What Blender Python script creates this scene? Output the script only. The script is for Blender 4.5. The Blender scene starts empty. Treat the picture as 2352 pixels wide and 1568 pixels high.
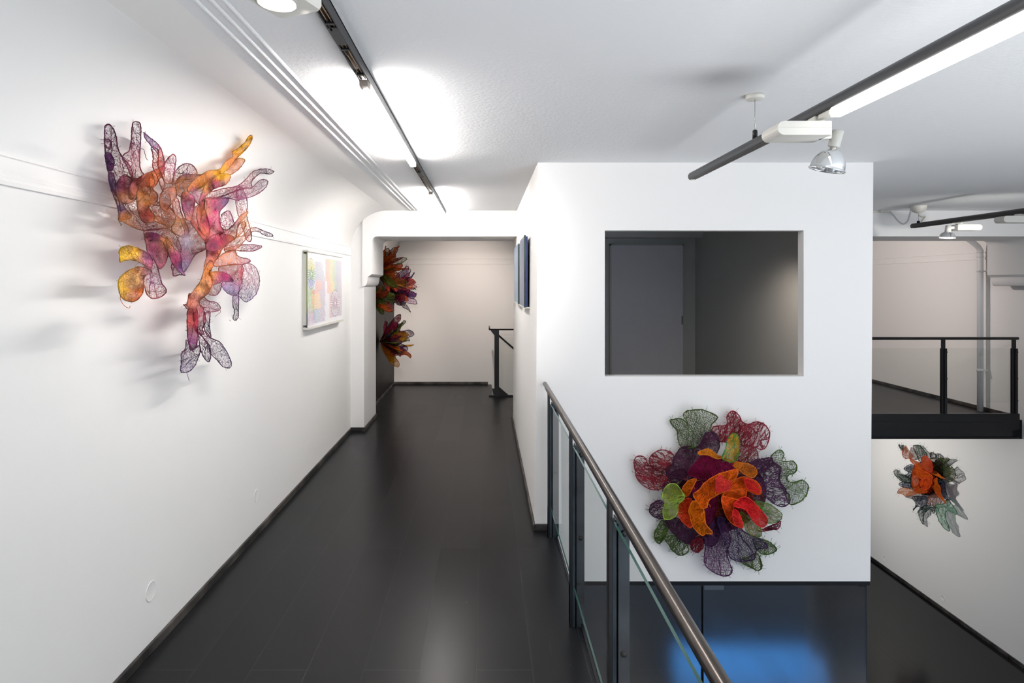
import bpy, math, random
from mathutils import Vector, Matrix, noise
from mathutils.geometry import delaunay_2d_cdt
PI = math.pi
S = bpy.context.scene
COL = S.collection

# ------------------------------------------------------------------ camera
F = 1400.0; VX, VY = 1115.0, 650.0; EYE = 1.65
cd = bpy.data.cameras.new('camera'); cam = bpy.data.objects.new('camera', cd); COL.objects.link(cam)
cam.location = (0, 0, EYE); cam.rotation_euler = (PI/2, 0, 0)
cd.sensor_fit = 'HORIZONTAL'; cd.sensor_width = 36; cd.lens = F/2352*36
cd.shift_x = (1176-VX)/2352; cd.shift_y = -(784-VY)/2352
cd.clip_start = 0.02
S.camera = cam
# ------------------------------------------------------------------ world, exposure
w = bpy.data.worlds.new('world'); S.world = w; w.use_nodes = True
bg = w.node_tree.nodes['Background']; bg.inputs[0].default_value = (0.30, 0.55, 1.0, 1); bg.inputs[1].default_value = 0.3
S.view_settings.view_transform = 'Standard'; S.view_settings.look = 'None'
S.view_settings.gamma = 1; S.view_settings.exposure = 0.55
S.view_settings.use_curve_mapping = False
# ------------------------------------------------------------------ daylight through the street windows behind the camera, plus an added ceiling fill
def area(name, loc, rot, sx, sy, power, color, spread=PI):
    l = bpy.data.lights.new(name, 'AREA'); l.shape = 'RECTANGLE'; l.size = sx; l.size_y = sy
    l.energy = power; l.color = color; l.spread = spread
    o = bpy.data.objects.new(name, l); COL.objects.link(o); o.location = loc; o.rotation_euler = rot
    return o
def spot(name, loc, target, power, color, size=70, blend=0.8, rad=0.03):
    l = bpy.data.lights.new(name, 'SPOT'); l.energy = power; l.color = color
    l.spot_size = math.radians(size); l.spot_blend = blend; l.shadow_soft_size = rad
    o = bpy.data.objects.new(name, l); COL.objects.link(o); o.location = loc
    d = Vector(target)-Vector(loc); o.rotation_euler = d.to_track_quat('-Z', 'Y').to_euler()
    return o
area('daylight_upper', (3.4, -3.15, 1.25), (PI/2, 0, 0), 5.2, 2.0, 24, (1.0, 0.98, 0.95))
area('ceiling_fill', (4.0, -1.2, -1.1), (PI, 0, 0), 4.6, 2.4, 235, (0.94, 0.97, 1.0), math.radians(150))  # unseen up-facing fill, added in the stairwell to brighten the ceiling
area('daylight_lower', (3.3, -3.15, -1.45), (PI/2, 0, 0), 5.6, 2.1, 10, (0.85, 0.93, 1.0))
area('daylight_blue', (4.9, -3.12, -0.46), (PI/2-.55, 0, 0), 2.8, 0.7, 21, (0.07, 0.35, .95), math.radians(75))
WARM = (1.0, 0.90, 0.80)

# ------------------------------------------------------------------ helpers
def at(px, py, D): return Vector(((px-VX)/F*D, D, EYE-(py-VY)/F*D))
def on_x(px, py, X):                       # point of the sight line on a wall X = const
    D = X*F/(px-VX); return Vector((X, D, EYE-(py-VY)/F*D))
def lin(h):
    h = h.lstrip('#'); c = [int(h[i:i+2], 16)/255 for i in (0, 2, 4)]
    return [x/12.92 if x <= 0.04045 else ((x+0.055)/1.055)**2.4 for x in c]
def tag(o, label=None, cat=None, group=None, kind=None):
    if label: o['label'] = label
    if cat: o['category'] = cat
    if group: o['group'] = group
    if kind: o['kind'] = kind
    return o
def empty(name, loc, label, cat, group=None, rot=(0, 0, 0)):
    o = bpy.data.objects.new(name, None); COL.objects.link(o); o.location = loc; o.rotation_euler = rot
    o.empty_display_size = 0.1
    return tag(o, label, cat, group)
def frames(pts, closed=False):
    n = len(pts); out = []; up = None
    for i in range(n):
        if closed: t = pts[(i+1) % n]-pts[i-1]
        else: t = pts[min(i+1, n-1)]-pts[max(i-1, 0)]
        t = t.normalized() if t.length > 1e-9 else Vector((0, 0, 1))
        if up is None:
            up = Vector((0, 0, 1)) if abs(t.z) < 0.9 else Vector((1, 0, 0))
        u = (up-t*up.dot(t))
        u = u.normalized() if u.length > 1e-6 else t.orthogonal().normalized()
        up = u; out.append((u, t.cross(u)))
    return out
class MB:
    def __init__(s): s.v = []; s.f = []; s.sm = []; s.m = []; s.mi = 0
    def add(s, vs, fs, smooth=False):
        b = len(s.v); s.v += [Vector(v) for v in vs]; s.f += [[b+i for i in f] for f in fs]
        s.sm += [smooth]*len(fs); s.m += [s.mi]*len(fs); return s
    def box(s, x0, x1, y0, y1, z0, z1, M=None, bev=0):
        x0, x1 = min(x0, x1), max(x0, x1); y0, y1 = min(y0, y1), max(y0, y1); z0, z1 = min(z0, z1), max(z0, z1)
        if bev:
            b = min(bev, (x1-x0)*.45, (y1-y0)*.45, (z1-z0)*.45)
            # chamfered vertical edges plus chamfered top/bottom rims
            def ring(z, i):
                return [(x0+i+b, y0+i, z), (x1-i-b, y0+i, z), (x1-i, y0+i+b, z), (x1-i, y1-i-b, z),
                        (x1-i-b, y1-i, z), (x0+i+b, y1-i, z), (x0+i, y1-i-b, z), (x0+i, y0+i+b, z)]
            rs = [ring(z0, b*.5), ring(z0+b, 0), ring(z1-b, 0), ring(z1, b*.5)]
            vs = [p for r in rs for p in r]; fs = [list(range(7, -1, -1)), list(range(24, 32))]
            for k in range(3):
                for i in range(8): j = (i+1) % 8; fs.append([k*8+i, k*8+j, k*8+8+j, k*8+8+i])
        else:
            vs = [(x0, y0, z0), (x1, y0, z0), (x1, y1, z0), (x0, y1, z0), (x0, y0, z1), (x1, y0, z1), (x1, y1, z1), (x0, y1, z1)]
            fs = [(3, 2, 1, 0), (4, 5, 6, 7), (0, 1, 5, 4), (1, 2, 6, 5), (2, 3, 7, 6), (3, 0, 4, 7)]
        if M is not None: vs = [M @ Vector(v) for v in vs]
        return s.add(vs, fs)
    def tube(s, pts, r, seg=12, closed=False, cap=True):
        pts = [Vector(p) for p in pts]; n = len(pts); fr = frames(pts, closed); vs = []; fs = []
        rr = r if hasattr(r, '__len__') else [r]*n
        for p, (u, v), q in zip(pts, fr, rr):
            for k in range(seg):
                a = 2*PI*k/seg; vs.append(p+(u*math.cos(a)+v*math.sin(a))*q)
        for i in range(n if closed else n-1):
            j = (i+1) % n
            for k in range(seg):
                l = (k+1) % seg; fs.append([i*seg+k, i*seg+l, j*seg+l, j*seg+k])
        s.add(vs, fs, True)
        if cap and not closed:
            b = len(s.v)-len(vs); s.f += [[b+k for k in range(seg)][::-1], [b+(n-1)*seg+k for k in range(seg)]]; s.sm += [False]*2; s.m += [s.mi]*2
        return s
    def lathe(s, prof, M=None, seg=32):       # profile of (r, z) round local z
        M = M or Matrix(); vs = []; fs = []; n = len(prof)
        for r, z in prof:
            for k in range(seg): a = 2*PI*k/seg; vs.append(M @ Vector((r*math.cos(a), r*math.sin(a), z)))
        for i in range(n-1):
            for k in range(seg): l = (k+1) % seg; fs.append([i*seg+k, i*seg+l, (i+1)*seg+l, (i+1)*seg+k])
        return s.add(vs, fs, True)
    def prism(s, poly, axis, a, b, smooth=False):   # poly of 2D points swept along axis from a to b
        n = len(poly)
        def P(q, t):
            return {'x': (t, q[0], q[1]), 'y': (q[0], t, q[1]), 'z': (q[0], q[1], t)}[axis]
        vs = [P(q, a) for q in poly]+[P(q, b) for q in poly]
        s.add(vs, [[i, (i+1) % n, n+(i+1) % n, n+i] for i in range(n)], smooth)
        bb = len(s.v)-2*n; s.f += [[bb+i for i in range(n)][::-1], [bb+n+i for i in range(n)]]; s.sm += [False]*2; s.m += [s.mi]*2
        return s
    def build(s, name, mats, parent=None, recalc=True, **kw):
        me = bpy.data.meshes.new(name); me.from_pydata([tuple(v) for v in s.v], [], s.f); me.update()
        for m in (mats if isinstance(mats, (list, tuple)) else [mats]): me.materials.append(m)
        me.polygons.foreach_set('use_smooth', s.sm); me.polygons.foreach_set('material_index', s.m)
        if recalc:
            import bmesh
            bm = bmesh.new(); bm.from_mesh(me); bmesh.ops.recalc_face_normals(bm, faces=bm.faces); bm.to_mesh(me); bm.free()
        o = bpy.data.objects.new(name, me); COL.objects.link(o)
        if parent is not None:
            o.parent = parent; o.matrix_parent_inverse = pmat(parent).inverted()
        tag(o, **kw); return o
def pmat(o):
    m = Matrix.Translation(o.location) @ o.rotation_euler.to_matrix().to_4x4()
    if o.parent: m = pmat(o.parent) @ o.matrix_parent_inverse @ m
    return m
def struct(mb, name, mat, parent=None): 
    return mb.build(name, mat, parent, kind='structure' if parent is None else None)

# ------------------------------------------------------------------ materials
def mat(name, color, rough=0.5, metal=0, spec=0.5, **kw):
    m = bpy.data.materials.new(name); m.use_nodes = True; b = m.node_tree.nodes['Principled BSDF']
    c = lin(color) if isinstance(color, str) else color
    b.inputs['Base Color'].default_value = (*c, 1); b.inputs['Roughness'].default_value = rough
    b.inputs['Metallic'].default_value = metal; b.inputs['Specular IOR Level'].default_value = spec
    for k, v in kw.items(): b.inputs[k].default_value = v
    return m
def nodes(m): return m.node_tree.nodes, m.node_tree.links, m.node_tree.nodes['Principled BSDF']
def bumpy(m, scale, strength, detail=4, dist=0.01):
    N, L, b = nodes(m); tc = N.new('ShaderNodeTexCoord'); n = N.new('ShaderNodeTexNoise')
    n.inputs['Scale'].default_value = scale; n.inputs['Detail'].default_value = detail
    bu = N.new('ShaderNodeBump'); bu.inputs['Strength'].default_value = strength; bu.inputs['Distance'].default_value = dist
    L.new(tc.outputs['Object'], n.inputs['Vector']); L.new(n.outputs['Fac'], bu.inputs['Height']); L.new(bu.outputs[0], b.inputs['Normal'])
    return m
def mottle(m, c1, c2, scale, lo=0.35, hi=0.65, det=6):
    N, L, b = nodes(m); tc = N.new('ShaderNodeTexCoord'); n = N.new('ShaderNodeTexNoise'); r = N.new('ShaderNodeValToRGB')
    n.inputs['Scale'].default_value = scale; n.inputs['Detail'].default_value = det
    r.color_ramp.elements[0].position = lo; r.color_ramp.elements[1].position = hi
    r.color_ramp.elements[0].color = (*lin(c1), 1); r.color_ramp.elements[1].color = (*lin(c2), 1)
    L.new(tc.outputs['Object'], n.inputs['Vector']); L.new(n.outputs['Fac'], r.inputs[0]); L.new(r.outputs[0], b.inputs['Base Color'])
    return m
def emit(name, color, strength):
    m = mat(name, '#ffffff', 0.4); b = m.node_tree.nodes['Principled BSDF']
    b.inputs['Emission Color'].default_value = (*color, 1); b.inputs['Emission Strength'].default_value = strength
    return m
WALL = bumpy(mat('white wall paint', '#efeeec', 0.55, spec=0.3), 9, 0.06, 5, 0.02)
CEILW = bumpy(mat('white plaster wall', '#efeeec', 0.7, spec=0.2), 9, 0.06, 5, 0.02)
CEIL = bumpy(mat('rough white ceiling plaster', '#eaebec', 0.9, spec=0.1), 60, 0.35, 6, 0.006)
BEAMW = mat('white beam paint', '#eeedec', 0.6, spec=0.3)
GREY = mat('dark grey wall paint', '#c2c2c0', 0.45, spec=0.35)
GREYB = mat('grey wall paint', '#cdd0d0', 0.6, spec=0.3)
BLACKW = mottle(mat('black wall paint', '#1b1918', 0.5, spec=0.25), '#0c0b0b', '#161413', 3)
TRIM = mottle(mat('worn dark skirting', '#33302e', 0.45), '#1e1d1c', '#5d5854', 7, 0.4, 0.75)
BLACK = mat('black painted steel', '#101012', 0.35)
STEEL = mottle(mat('blued raw steel', '#30363b', 0.38, metal=0.55), '#262b30', '#4a5259', 6, 0.3, 0.75)
DSTEEL = mat('dark raw steel', '#1c1c1e', 0.38, metal=0.4)
RAILM = mat('oiled steel tube', '#5a5450', 0.28, metal=0.85)
TRACK = bumpy(mat('anthracite aluminium', '#3a3b3e', 0.42, metal=0.3), 200, 0.05)
TRACKB = mat('black aluminium', '#121214', 0.4, metal=0.2)
SILVER = mat('silver reflector', '#b9b6b0', 0.22, metal=1)
COPPER = mat('copper conductor', '#a8937c', 0.3, metal=0.9)
WPLAST = mat('white plastic', '#d6d4cc', 0.4)
GPLAST = mat('grey plastic', '#b8b8b2', 0.45)
WPIPE = mat('white pipe', '#d9dcde', 0.35)
CREAM = mat('cream cable', '#d8d0bc', 0.5)
CHROME = mat('chrome reflector glass', '#dfe2e4', 0.08, metal=0.85)
TUBE = emit('lit fluorescent tube', (1.0, 0.95, 0.91), 74.0)
TUBE2 = emit('lit fluorescent tube cool', (1.0, 0.97, 0.93), 3.5)
BULB = emit('lit lamp face', (1.0, 0.93, 0.85), 25.0)

def floor_mat(name, base, r0, r1, sp_=.3):
    m = mat(name, base, 0.3, spec=sp_); N, L, b = nodes(m)
    tc = N.new('ShaderNodeTexCoord'); mp = N.new('ShaderNodeMapping'); mp.inputs['Rotation'].default_value = (0, 0, PI/2)
    mp.inputs['Location'].default_value = (0.0, 0.04, 0)
    br = N.new('ShaderNodeTexBrick'); br.offset = 0.37; br.inputs['Scale'].default_value = 1
    br.inputs['Brick Width'].default_value = 1.9; br.inputs['Row Height'].default_value = 0.24
    br.inputs['Mortar Size'].default_value = 0.0024; br.inputs['Mortar Smooth'].default_value = 0.3
    br.inputs['Color1'].default_value = (0, 0, 0, 1); br.inputs['Color2'].default_value = (1, 1, 1, 1)
    br.inputs['Mortar'].default_value = (0.5, 0.5, 0.5, 1); br.inputs['Bias'].default_value = 0
    L.new(tc.outputs['Object'], mp.inputs[0]); L.new(mp.outputs[0], br.inputs['Vector'])
    n = N.new('ShaderNodeTexNoise'); n.inputs['Scale'].default_value = 2.2; n.inputs['Detail'].default_value = 8
    L.new(tc.outputs['Object'], n.inputs['Vector'])
    mix = N.new('ShaderNodeMix'); mix.data_type = 'RGBA'; mix.blend_type = 'MIX'
    c = lin(base); mix.inputs[6].default_value = (c[0]*.8, c[1]*.8, c[2]*.82, 1); mix.inputs[7].default_value = (c[0]*1.5, c[1]*1.5, c[2]*1.5, 1)
    ad = N.new('ShaderNodeMath'); ad.operation = 'ADD'; ad.use_clamp = True
    m1 = N.new('ShaderNodeMath'); m1.operation = 'MULTIPLY'; m1.inputs[1].default_value = 0.4
    sp = N.new('ShaderNodeSeparateColor'); L.new(br.outputs['Color'], sp.inputs[0]); L.new(sp.outputs[0], m1.inputs[0])
    m2 = N.new('ShaderNodeMath'); m2.operation = 'MULTIPLY'; m2.inputs[1].default_value = 0.25; L.new(n.outputs['Fac'], m2.inputs[0])
    L.new(m1.outputs[0], ad.inputs[0]); L.new(m2.outputs[0], ad.inputs[1]); L.new(ad.outputs[0], mix.inputs[0])
    # joints a little darker
    mj = N.new('ShaderNodeMix'); mj.data_type = 'RGBA'; L.new(br.outputs['Fac'], mj.inputs[0]); L.new(mix.outputs[2], mj.inputs[6])
    mj.inputs[7].default_value = (c[0]*1.7, c[1]*1.7, c[2]*1.7, 1)
    # sparse chips and scuffs
    v = N.new('ShaderNodeTexVoronoi'); v.inputs['Scale'].default_value = 9; L.new(tc.outputs['Object'], v.inputs['Vector'])
    lt = N.new('ShaderNodeMath'); lt.operation = 'LESS_THAN'; lt.inputs[1].default_value = 0.016; L.new(v.outputs['Distance'], lt.inputs[0])
    mc = N.new('ShaderNodeMix'); mc.data_type = 'RGBA'; L.new(lt.outputs[0], mc.inputs[0]); L.new(mj.outputs[2], mc.inputs[6]); mc.inputs[7].default_value = (.22, .20, .18, 1)
    mps = N.new('ShaderNodeMapping'); mps.inputs['Scale'].default_value = (38, 1.3, 1); mps.inputs['Rotation'].default_value = (0, 0, .05); L.new(tc.outputs['Object'], mps.inputs[0])
    ns = N.new('ShaderNodeTexNoise'); ns.inputs['Scale'].default_value = 1.5; ns.inputs['Detail'].default_value = 5; L.new(mps.outputs[0], ns.inputs['Vector'])
    rs = N.new('ShaderNodeMapRange'); L.new(ns.outputs['Fac'], rs.inputs[0]); rs.inputs[1].default_value = .70; rs.inputs[2].default_value = .76; rs.inputs[4].default_value = .5
    ms = N.new('ShaderNodeMix'); ms.data_type = 'RGBA'; L.new(rs.outputs[0], ms.inputs[0]); L.new(mc.outputs[2], ms.inputs[6]); ms.inputs[7].default_value = (c[0]*3.2, c[1]*3.2, c[2]*3.2, 1)
    L.new(ms.outputs[2], b.inputs['Base Color'])
    mr = N.new('ShaderNodeMapRange'); mr.inputs['To Min'].default_value = r0; mr.inputs['To Max'].default_value = r1
    a2 = N.new('ShaderNodeMath'); a2.operation = 'ADD'; m3 = N.new('ShaderNodeMath'); m3.operation = 'MULTIPLY'; m3.inputs[1].default_value = 0.3
    L.new(sp.outputs[0], m3.inputs[0]); L.new(m3.outputs[0], a2.inputs[0]); L.new(m2.outputs[0], a2.inputs[1]); L.new(a2.outputs[0], mr.inputs[0]); L.new(mr.outputs[0], b.inputs['Roughness'])
    bu = N.new('ShaderNodeBump'); bu.inputs['Strength'].default_value = 0.25; bu.inputs['Distance'].default_value = 0.002; bu.invert = True
    L.new(br.outputs['Fac'], bu.inputs['Height'])
    bu2 = N.new('ShaderNodeBump'); bu2.inputs['Strength'].default_value = 0.05; bu2.inputs['Distance'].default_value = 0.01
    L.new(n.outputs['Fac'], bu2.inputs['Height']); L.new(bu.outputs[0], bu2.inputs['Normal']); L.new(bu2.outputs[0], b.inputs['Normal'])
    return m
FLOOR = floor_mat('dark painted floorboards', '#17181a', 0.26, 0.40, .15)
FLOORL = floor_mat('dark painted lower floor', '#0c0c0d', 0.12, 0.24, .24)

def glass_mat(name, tint, refl, rough=0.0):
    m = bpy.data.materials.new(name); m.use_nodes = True; N = m.node_tree.nodes; L = m.node_tree.links
    N.remove(N['Principled BSDF']); out = N['Material Output']
    tr = N.new('ShaderNodeBsdfTransparent'); tr.inputs[0].default_value = (*tint, 1)
    gl = N.new('ShaderNodeBsdfGlossy'); gl.inputs[0].default_value = (1, 1, 1, 1); gl.inputs['Roughness'].default_value = rough
    fr = N.new('ShaderNodeFresnel'); fr.inputs[0].default_value = 1.5
    hf = N.new('ShaderNodeMath'); hf.operation = 'MULTIPLY'; hf.inputs[1].default_value = .6; L.new(fr.outputs[0], hf.inputs[0])
    a0 = N.new('ShaderNodeMath'); a0.operation = 'ADD'; a0.inputs[1].default_value = refl; L.new(hf.outputs[0], a0.inputs[0])
    ge = N.new('ShaderNodeNewGeometry'); iv = N.new('ShaderNodeMath'); iv.operation = 'SUBTRACT'; iv.inputs[0].default_value = 1; L.new(ge.outputs['Backfacing'], iv.inputs[1])
    ad = N.new('ShaderNodeMath'); ad.operation = 'MULTIPLY'; ad.use_clamp = True; L.new(a0.outputs[0], ad.inputs[0]); L.new(iv.outputs[0], ad.inputs[1])
    mx = N.new('ShaderNodeMixShader'); L.new(ad.outputs[0], mx.inputs[0]); L.new(tr.outputs[0], mx.inputs[1]); L.new(gl.outputs[0], mx.inputs[2]); L.new(mx.outputs[0], out.inputs[0])
    return m
GLASS = glass_mat('clear balustrade glass', (0.955, 0.965, 0.955), 0.0)
DGLASS = glass_mat('dark partition glass', (0.62, 0.65, 0.67), 0.5, 0.05)
GEDGE = mat('green glass edge', '#2f5a50', 0.15, spec=0.8)

# ------------------------------------------------------------------ room shell (mezzanine floor at z = 0, lower floor at z = -2.98)
XL, XR = -1.5, 6.47; ZC = 2.455; ZL = -2.98; YF = -3.2; YB = 9.93; YB2 = 11.5; BX0, BX1, BY0, BY1 = 0.33, 2.57, 4.07, 7.35
BM0, BM1, BMZ = 6.79, 7.52, 2.169; XS = 0.458
fl = MB()
fl.box(XL, XS, YF, BY1, -0.23, 0).box(XL, XR, BY1+0.0, 8.90, -0.23, 0).box(XL, 0.10, 8.90, YB, -0.23, 0).box(2.9, XR, 8.90, YB2, -0.23, 0)
struct(fl, 'floor', FLOOR)
struct(MB().box(XL, XR, YF, YB2, ZL-0.15, ZL), 'floor', FLOORL)
struct(MB().box(XL+0.62, XR, YF, YB2, ZC, ZC+0.2), 'ceiling', CEIL)
# raised plaster lines on the ceiling
for i, x in enumerate((-0.823, -0.779, -0.742)):
    r = MB(); pr = [(x+0.008*math.cos(a), ZC-0.007*math.sin(a)) for a in [PI*k/6 for k in range(7)]]
    struct(r.prism(pr, 'y', YF, BM0, True), 'trim_%d' % (i+1), CEIL)
R = 0.42
def cove_wall(y0, y1, name):
    arc = [(XL+R-R*math.cos(a), ZC-R+R*math.sin(a)) for a in [PI/2*k/14 for k in range(15)]]
    poly = [(XL, ZL)]+arc+[(XL+.62, ZC), (XL+.62, ZC+.2), (XL-.2, ZC+.2), (XL-.2, ZL)]
    m = MB(); n = len(poly)
    vs = [(p[0], y0, p[1]) for p in poly]+[(p[0], y1, p[1]) for p in poly]
    for i in range(n):
        m_s = 0 < i < 15
        m.sm.append(m_s); m.m.append(0); m.f.append([i, (i+1) % n, n+(i+1) % n, n+i])
    m.v = [Vector(v) for v in vs]; m.f += [list(range(n))[::-1], [n+i for i in range(n)]]; m.sm += [False]*2; m.m += [0, 0]
    struct(m, name, CEILW)
cove_wall(YF, YB, 'wall_left')
# picture-rail moulding in flat relief
def moulding(axis, c, sgn, a, b, n):
    prof = [(0, .303), (.012, .305), (.014, .318), (.009, .322), (.009, .332), (.006, .335), (.006, .345), (.003, .35), (.003, .392), (.008, .396), (.008, .402), (0, .406)]
    poly = [(c+sgn*p*.75, EYE+z) for p, z in prof]
    struct(MB().prism(poly, axis, a, b), n, WALL)
moulding('y', XL, 1, YF, BM0, 'trim_4')
moulding('x', YB, -1, XL, 2.6, 'trim_5')
moulding('y', XR, -1, BM1, YB2, 'trim_6')
struct(MB().box(XL, XL+0.012, BM1, YB, 0.0, EYE+0.27), 'wall_left', BLACKW)
struct(MB().box(XR, XR+0.2, YF, YB2, ZL, ZC+.2), 'wall_right', WALL)
bw = MB().box(XL, 2.8, YB, YB+0.15, ZL, ZC+.2).box(2.8, 2.9, YB, YB2, ZL, ZC+.2).box(2.8, XR, YB2, YB2+.2, ZL, ZC+.2)
struct(bw, 'wall_back', WALL)
# street wall behind the camera, with the window openings
fw = MB()
fw.box(XL, XR, YF-.2, YF, 2.25, ZC+.2).box(XL, XR, YF-.2, YF, -0.06, 0.25).box(XL, XR, YF-.2, YF, ZL, -2.5)
fw.box(XL, -1.2, YF-.2, YF, .25, 2.25).box(6.0, XR, YF-.2, YF, .25, 2.25).box(XL, 0.5, YF-.2, YF, -2.5, -.06).box(6.1, XR, YF-.2, YF, -2.5, -.06)
struct(fw, 'wall_front', WALL)

# beam with haunches, pilasters and corbels
def haunch(x_in, x_wall, sg, name):
    # sg: +1 the room lies to the right of it
    m = MB(); r = 0.06
    zt = ZC-0.001; zb = 1.655
    prof = [(x_wall, zt)]
    X = x_in
    arc = [(X+sg*(r-r*math.cos(a)), BMZ-r+r*math.sin(a)) for a in [PI/2*k/6 for k in range(7)]]
    e = X+sg*0.5
    z1 = EYE+0.10
    poly = [(x_wall, zt), (e, zt), (e, BMZ)]+arc[::-1]+[(X, z1), (X-sg*.045, z1-.03), (X-sg*.048, z1-.05)]
    poly += [(X-sg*(.048+.04*(1-math.cos(a))), z1-.05-.085*math.sin(a)) for a in [PI/2*k/6 for k in range(1, 7)]]
    poly += [(x_wall, z1-.135)]
    m.prism(poly, 'y', BM0-0.03, BM1)
    return m
m = haunch(-1.26, XL+0.135, 1, 'x'); m.box(-0.76, BX0+.02, BM0-0.03, BM1, BMZ, ZC-.001)
struct(m, 'trim_7', BEAMW)
struct(MB().box(XL, -1.352, BM0, BM1, 0, ZC), 'trim_8', BEAMW)
m = haunch(6.19, XR, -1, 'x'); m.box(BX1, 5.69, BM0-0.03, BM1, BMZ, ZC-.001)
struct(m, 'trim_9', BEAMW)
struct(MB().box(-1.36, BX0, BM0-0.033, BM0-0.03, EYE+.5715, EYE+.5745), 'trim_11', BEAMW)

# white cabin block in the middle
OX0, OX1, OZ0, OZ1 = 0.797, 2.125, EYE-0.622, EYE+0.352
T = 0.075; ZB = EYE-1.99
def lean(z): return 0.020*(z-ZB)/(ZC-ZB)       # the block leans by a hair
def fbox(x0, x1, z0, z1):
    vs = [(x+ (lean(z) if edge else 0), y, z) for y in (BY0, BY0+T) for z in (z0, z1) for x, edge in ((x0, x0 == BX0), (x1, x1 == BX1))]
    return vs, [(0, 1, 3, 2), (4, 6, 7, 5), (0, 4, 5, 1), (2, 3, 7, 6), (0, 2, 6, 4), (1, 5, 7, 3)]
m = MB()
for a in ((BX0, OX0, ZB, ZC), (OX1, BX1, ZB, ZC)): m.add(*fbox(*a))
m.add(*fbox(OX0, OX1, ZB, OZ0)); m.add(*fbox(OX0, OX1, OZ1, ZC))
struct(m, 'wall_cabin_front', WALL)
def sidewall(x, w, name):
    vs = [(x+(lean(z)), y, z) if not inn else (x+w, y, z) for y in (BY0+T, BY1) for z in (ZB, ZC) for inn in (False, True)]
    struct(MB().add(vs, [(0, 1, 3, 2), (4, 6, 7, 5), (0, 4, 5, 1), (2, 3, 7, 6), (0, 2, 6, 4), (1, 5, 7, 3)]), name, WALL)
sidewall(BX0, .06, 'wall_cabin_left'); sidewall(BX1, -.06, 'wall_cabin_right')
struct(MB().box(BX0+.06, BX1-.06, 7.12, BY1, ZB, ZC), 'wall_cabin_back', GREYB)
struct(MB().box(BX0+.06, BX0+.09, BY0+T, 7.12, 0.0, ZC).box(BX1-.12, BX1-.06, BY0+T, 7.12, 0, ZC), 'wall_cabin_inner', GREY)
struct(MB().box(BX0+.09, BX1-.12, BY0+T, 7.12, ZB, 0.0), 'floor_cabin', GREY)
struct(MB().box(BX0+.09, BX1-.12, 6.86, 7.12, BMZ, ZC-.01).box(BX0+.09, BX1-.12, 6.845, 6.86, BMZ+.03, ZC-.01), 'trim_12', GREYB)
struct(MB().box(BX0+.09, BX1-.12, BY0+T, 6.845, ZC-.03, ZC-.001), 'ceiling_cabin', GREY)
# grey fabric door inside the cabin
FAB = bumpy(mat('grey cloth panel', '#eeeffa', 0.8), 260, 0.5, 3, 0.004)
d0 = at(1405, 563, 7.05); d1 = at(1570, 563, 7.05)
dr = empty('cabin_door', ((d0.x+d1.x)/2, 7.08, 0), 'grey cloth-faced door on the rear wall inside the cabin window', 'door')
MB().box(d0.x, d1.x, 7.07, 7.115, 0.005, d0.z, bev=.003).build('door_leaf', FAB, dr)
MB().box(d0.x-.015, d0.x, 7.08, 7.118, 0.0, d0.z+.015).box(d1.x, d1.x+.015, 7.08, 7.118, 0.0, d0.z+.015).box(d0.x-.015, d1.x+.015, 7.08, 7.118, d0.z, d0.z+.015).build('door_frame', GREYB, dr)
hz = at(1568, 735, 7.06); MB().box(d1.x-.02, d1.x-.008, 7.04, 7.07, hz.z-.05, hz.z+.05, bev=.002).build('door_handle', SILVER, dr)
# black steel edge under the block
struct(MB().box(0.458, BX1+.0, BY0+0.005, BY0+.10, ZB-.03, ZB).box(0.458, BX1, BY0+.10, BY1, ZB-.03, ZB-.001), 'trim_13', BLACK)

# skirtings
def skirt(m, x0, x1, y0, y1, z0=0.0, h=.045): m.box(x0, x1, y0, y1, z0, z0+h, bev=.004)
m = MB(); skirt(m, XL, XL+.014, YF, BM0-.014); skirt(m, XL, -1.352+.014, BM0-.014, BM0); skirt(m, -1.352, -1.352+.014, BM0, BM1)
struct(m, 'baseboard_left', TRIM)
m = MB(); skirt(m, XL+.012, XL+.026, BM1, YB-.014)
struct(m, 'baseboard_left', TRIM)
m = MB(); skirt(m, XL+.012, 0.04, YB-.014, YB); struct(m, 'baseboard_back', TRIM)
m = MB(); skirt(m, BX0-.014, BX0, BY0-.014, BY1); skirt(m, BX0, 0.425, BY0-.014, BY0-.0005); struct(m, 'baseboard_cabin', TRIM)
m = MB(); skirt(m, XR-.014, XR, BM1, YB2); struct(m, 'baseboard_right', TRIM)
m = MB(); skirt(m, XR-.014, XR, BM1, YB2, ZL, .05); skirt(m, XR-.014, XR, YF, BM1, ZL, .05); struct(m, 'baseboard_right', TRIM)

# steel edge of the corridor floor and of the far gallery
struct(MB().box(XS, XS+.012, YF, BY0-.016, -.30, .006), 'trim_14', DSTEEL)
m = MB(); yb = 7.30; zt = at(0, 950, yb).z; z2 = at(0, 986, yb).z; z3 = at(0, 1006, yb).z
m.box(BX1+.001, 6.399, yb, yb+.012, z2, zt).box(BX1+.001, 6.399, yb+.012, BY1, zt-.012, zt)
m.box(BX1+.001, 6.33, yb+.02, yb+.03, z3, z2).box(BX1+.001, 6.399, yb-.002, BY1, z3-.002, z3+.008).box(BX1+.001, 6.36, yb+.004, yb+.03, z2-.012, z2)
m.box(BX1+.001, 6.399, yb-.003, yb, zt-.105, zt-.1)
struct(m, 'trim_15', BLACK)

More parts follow.
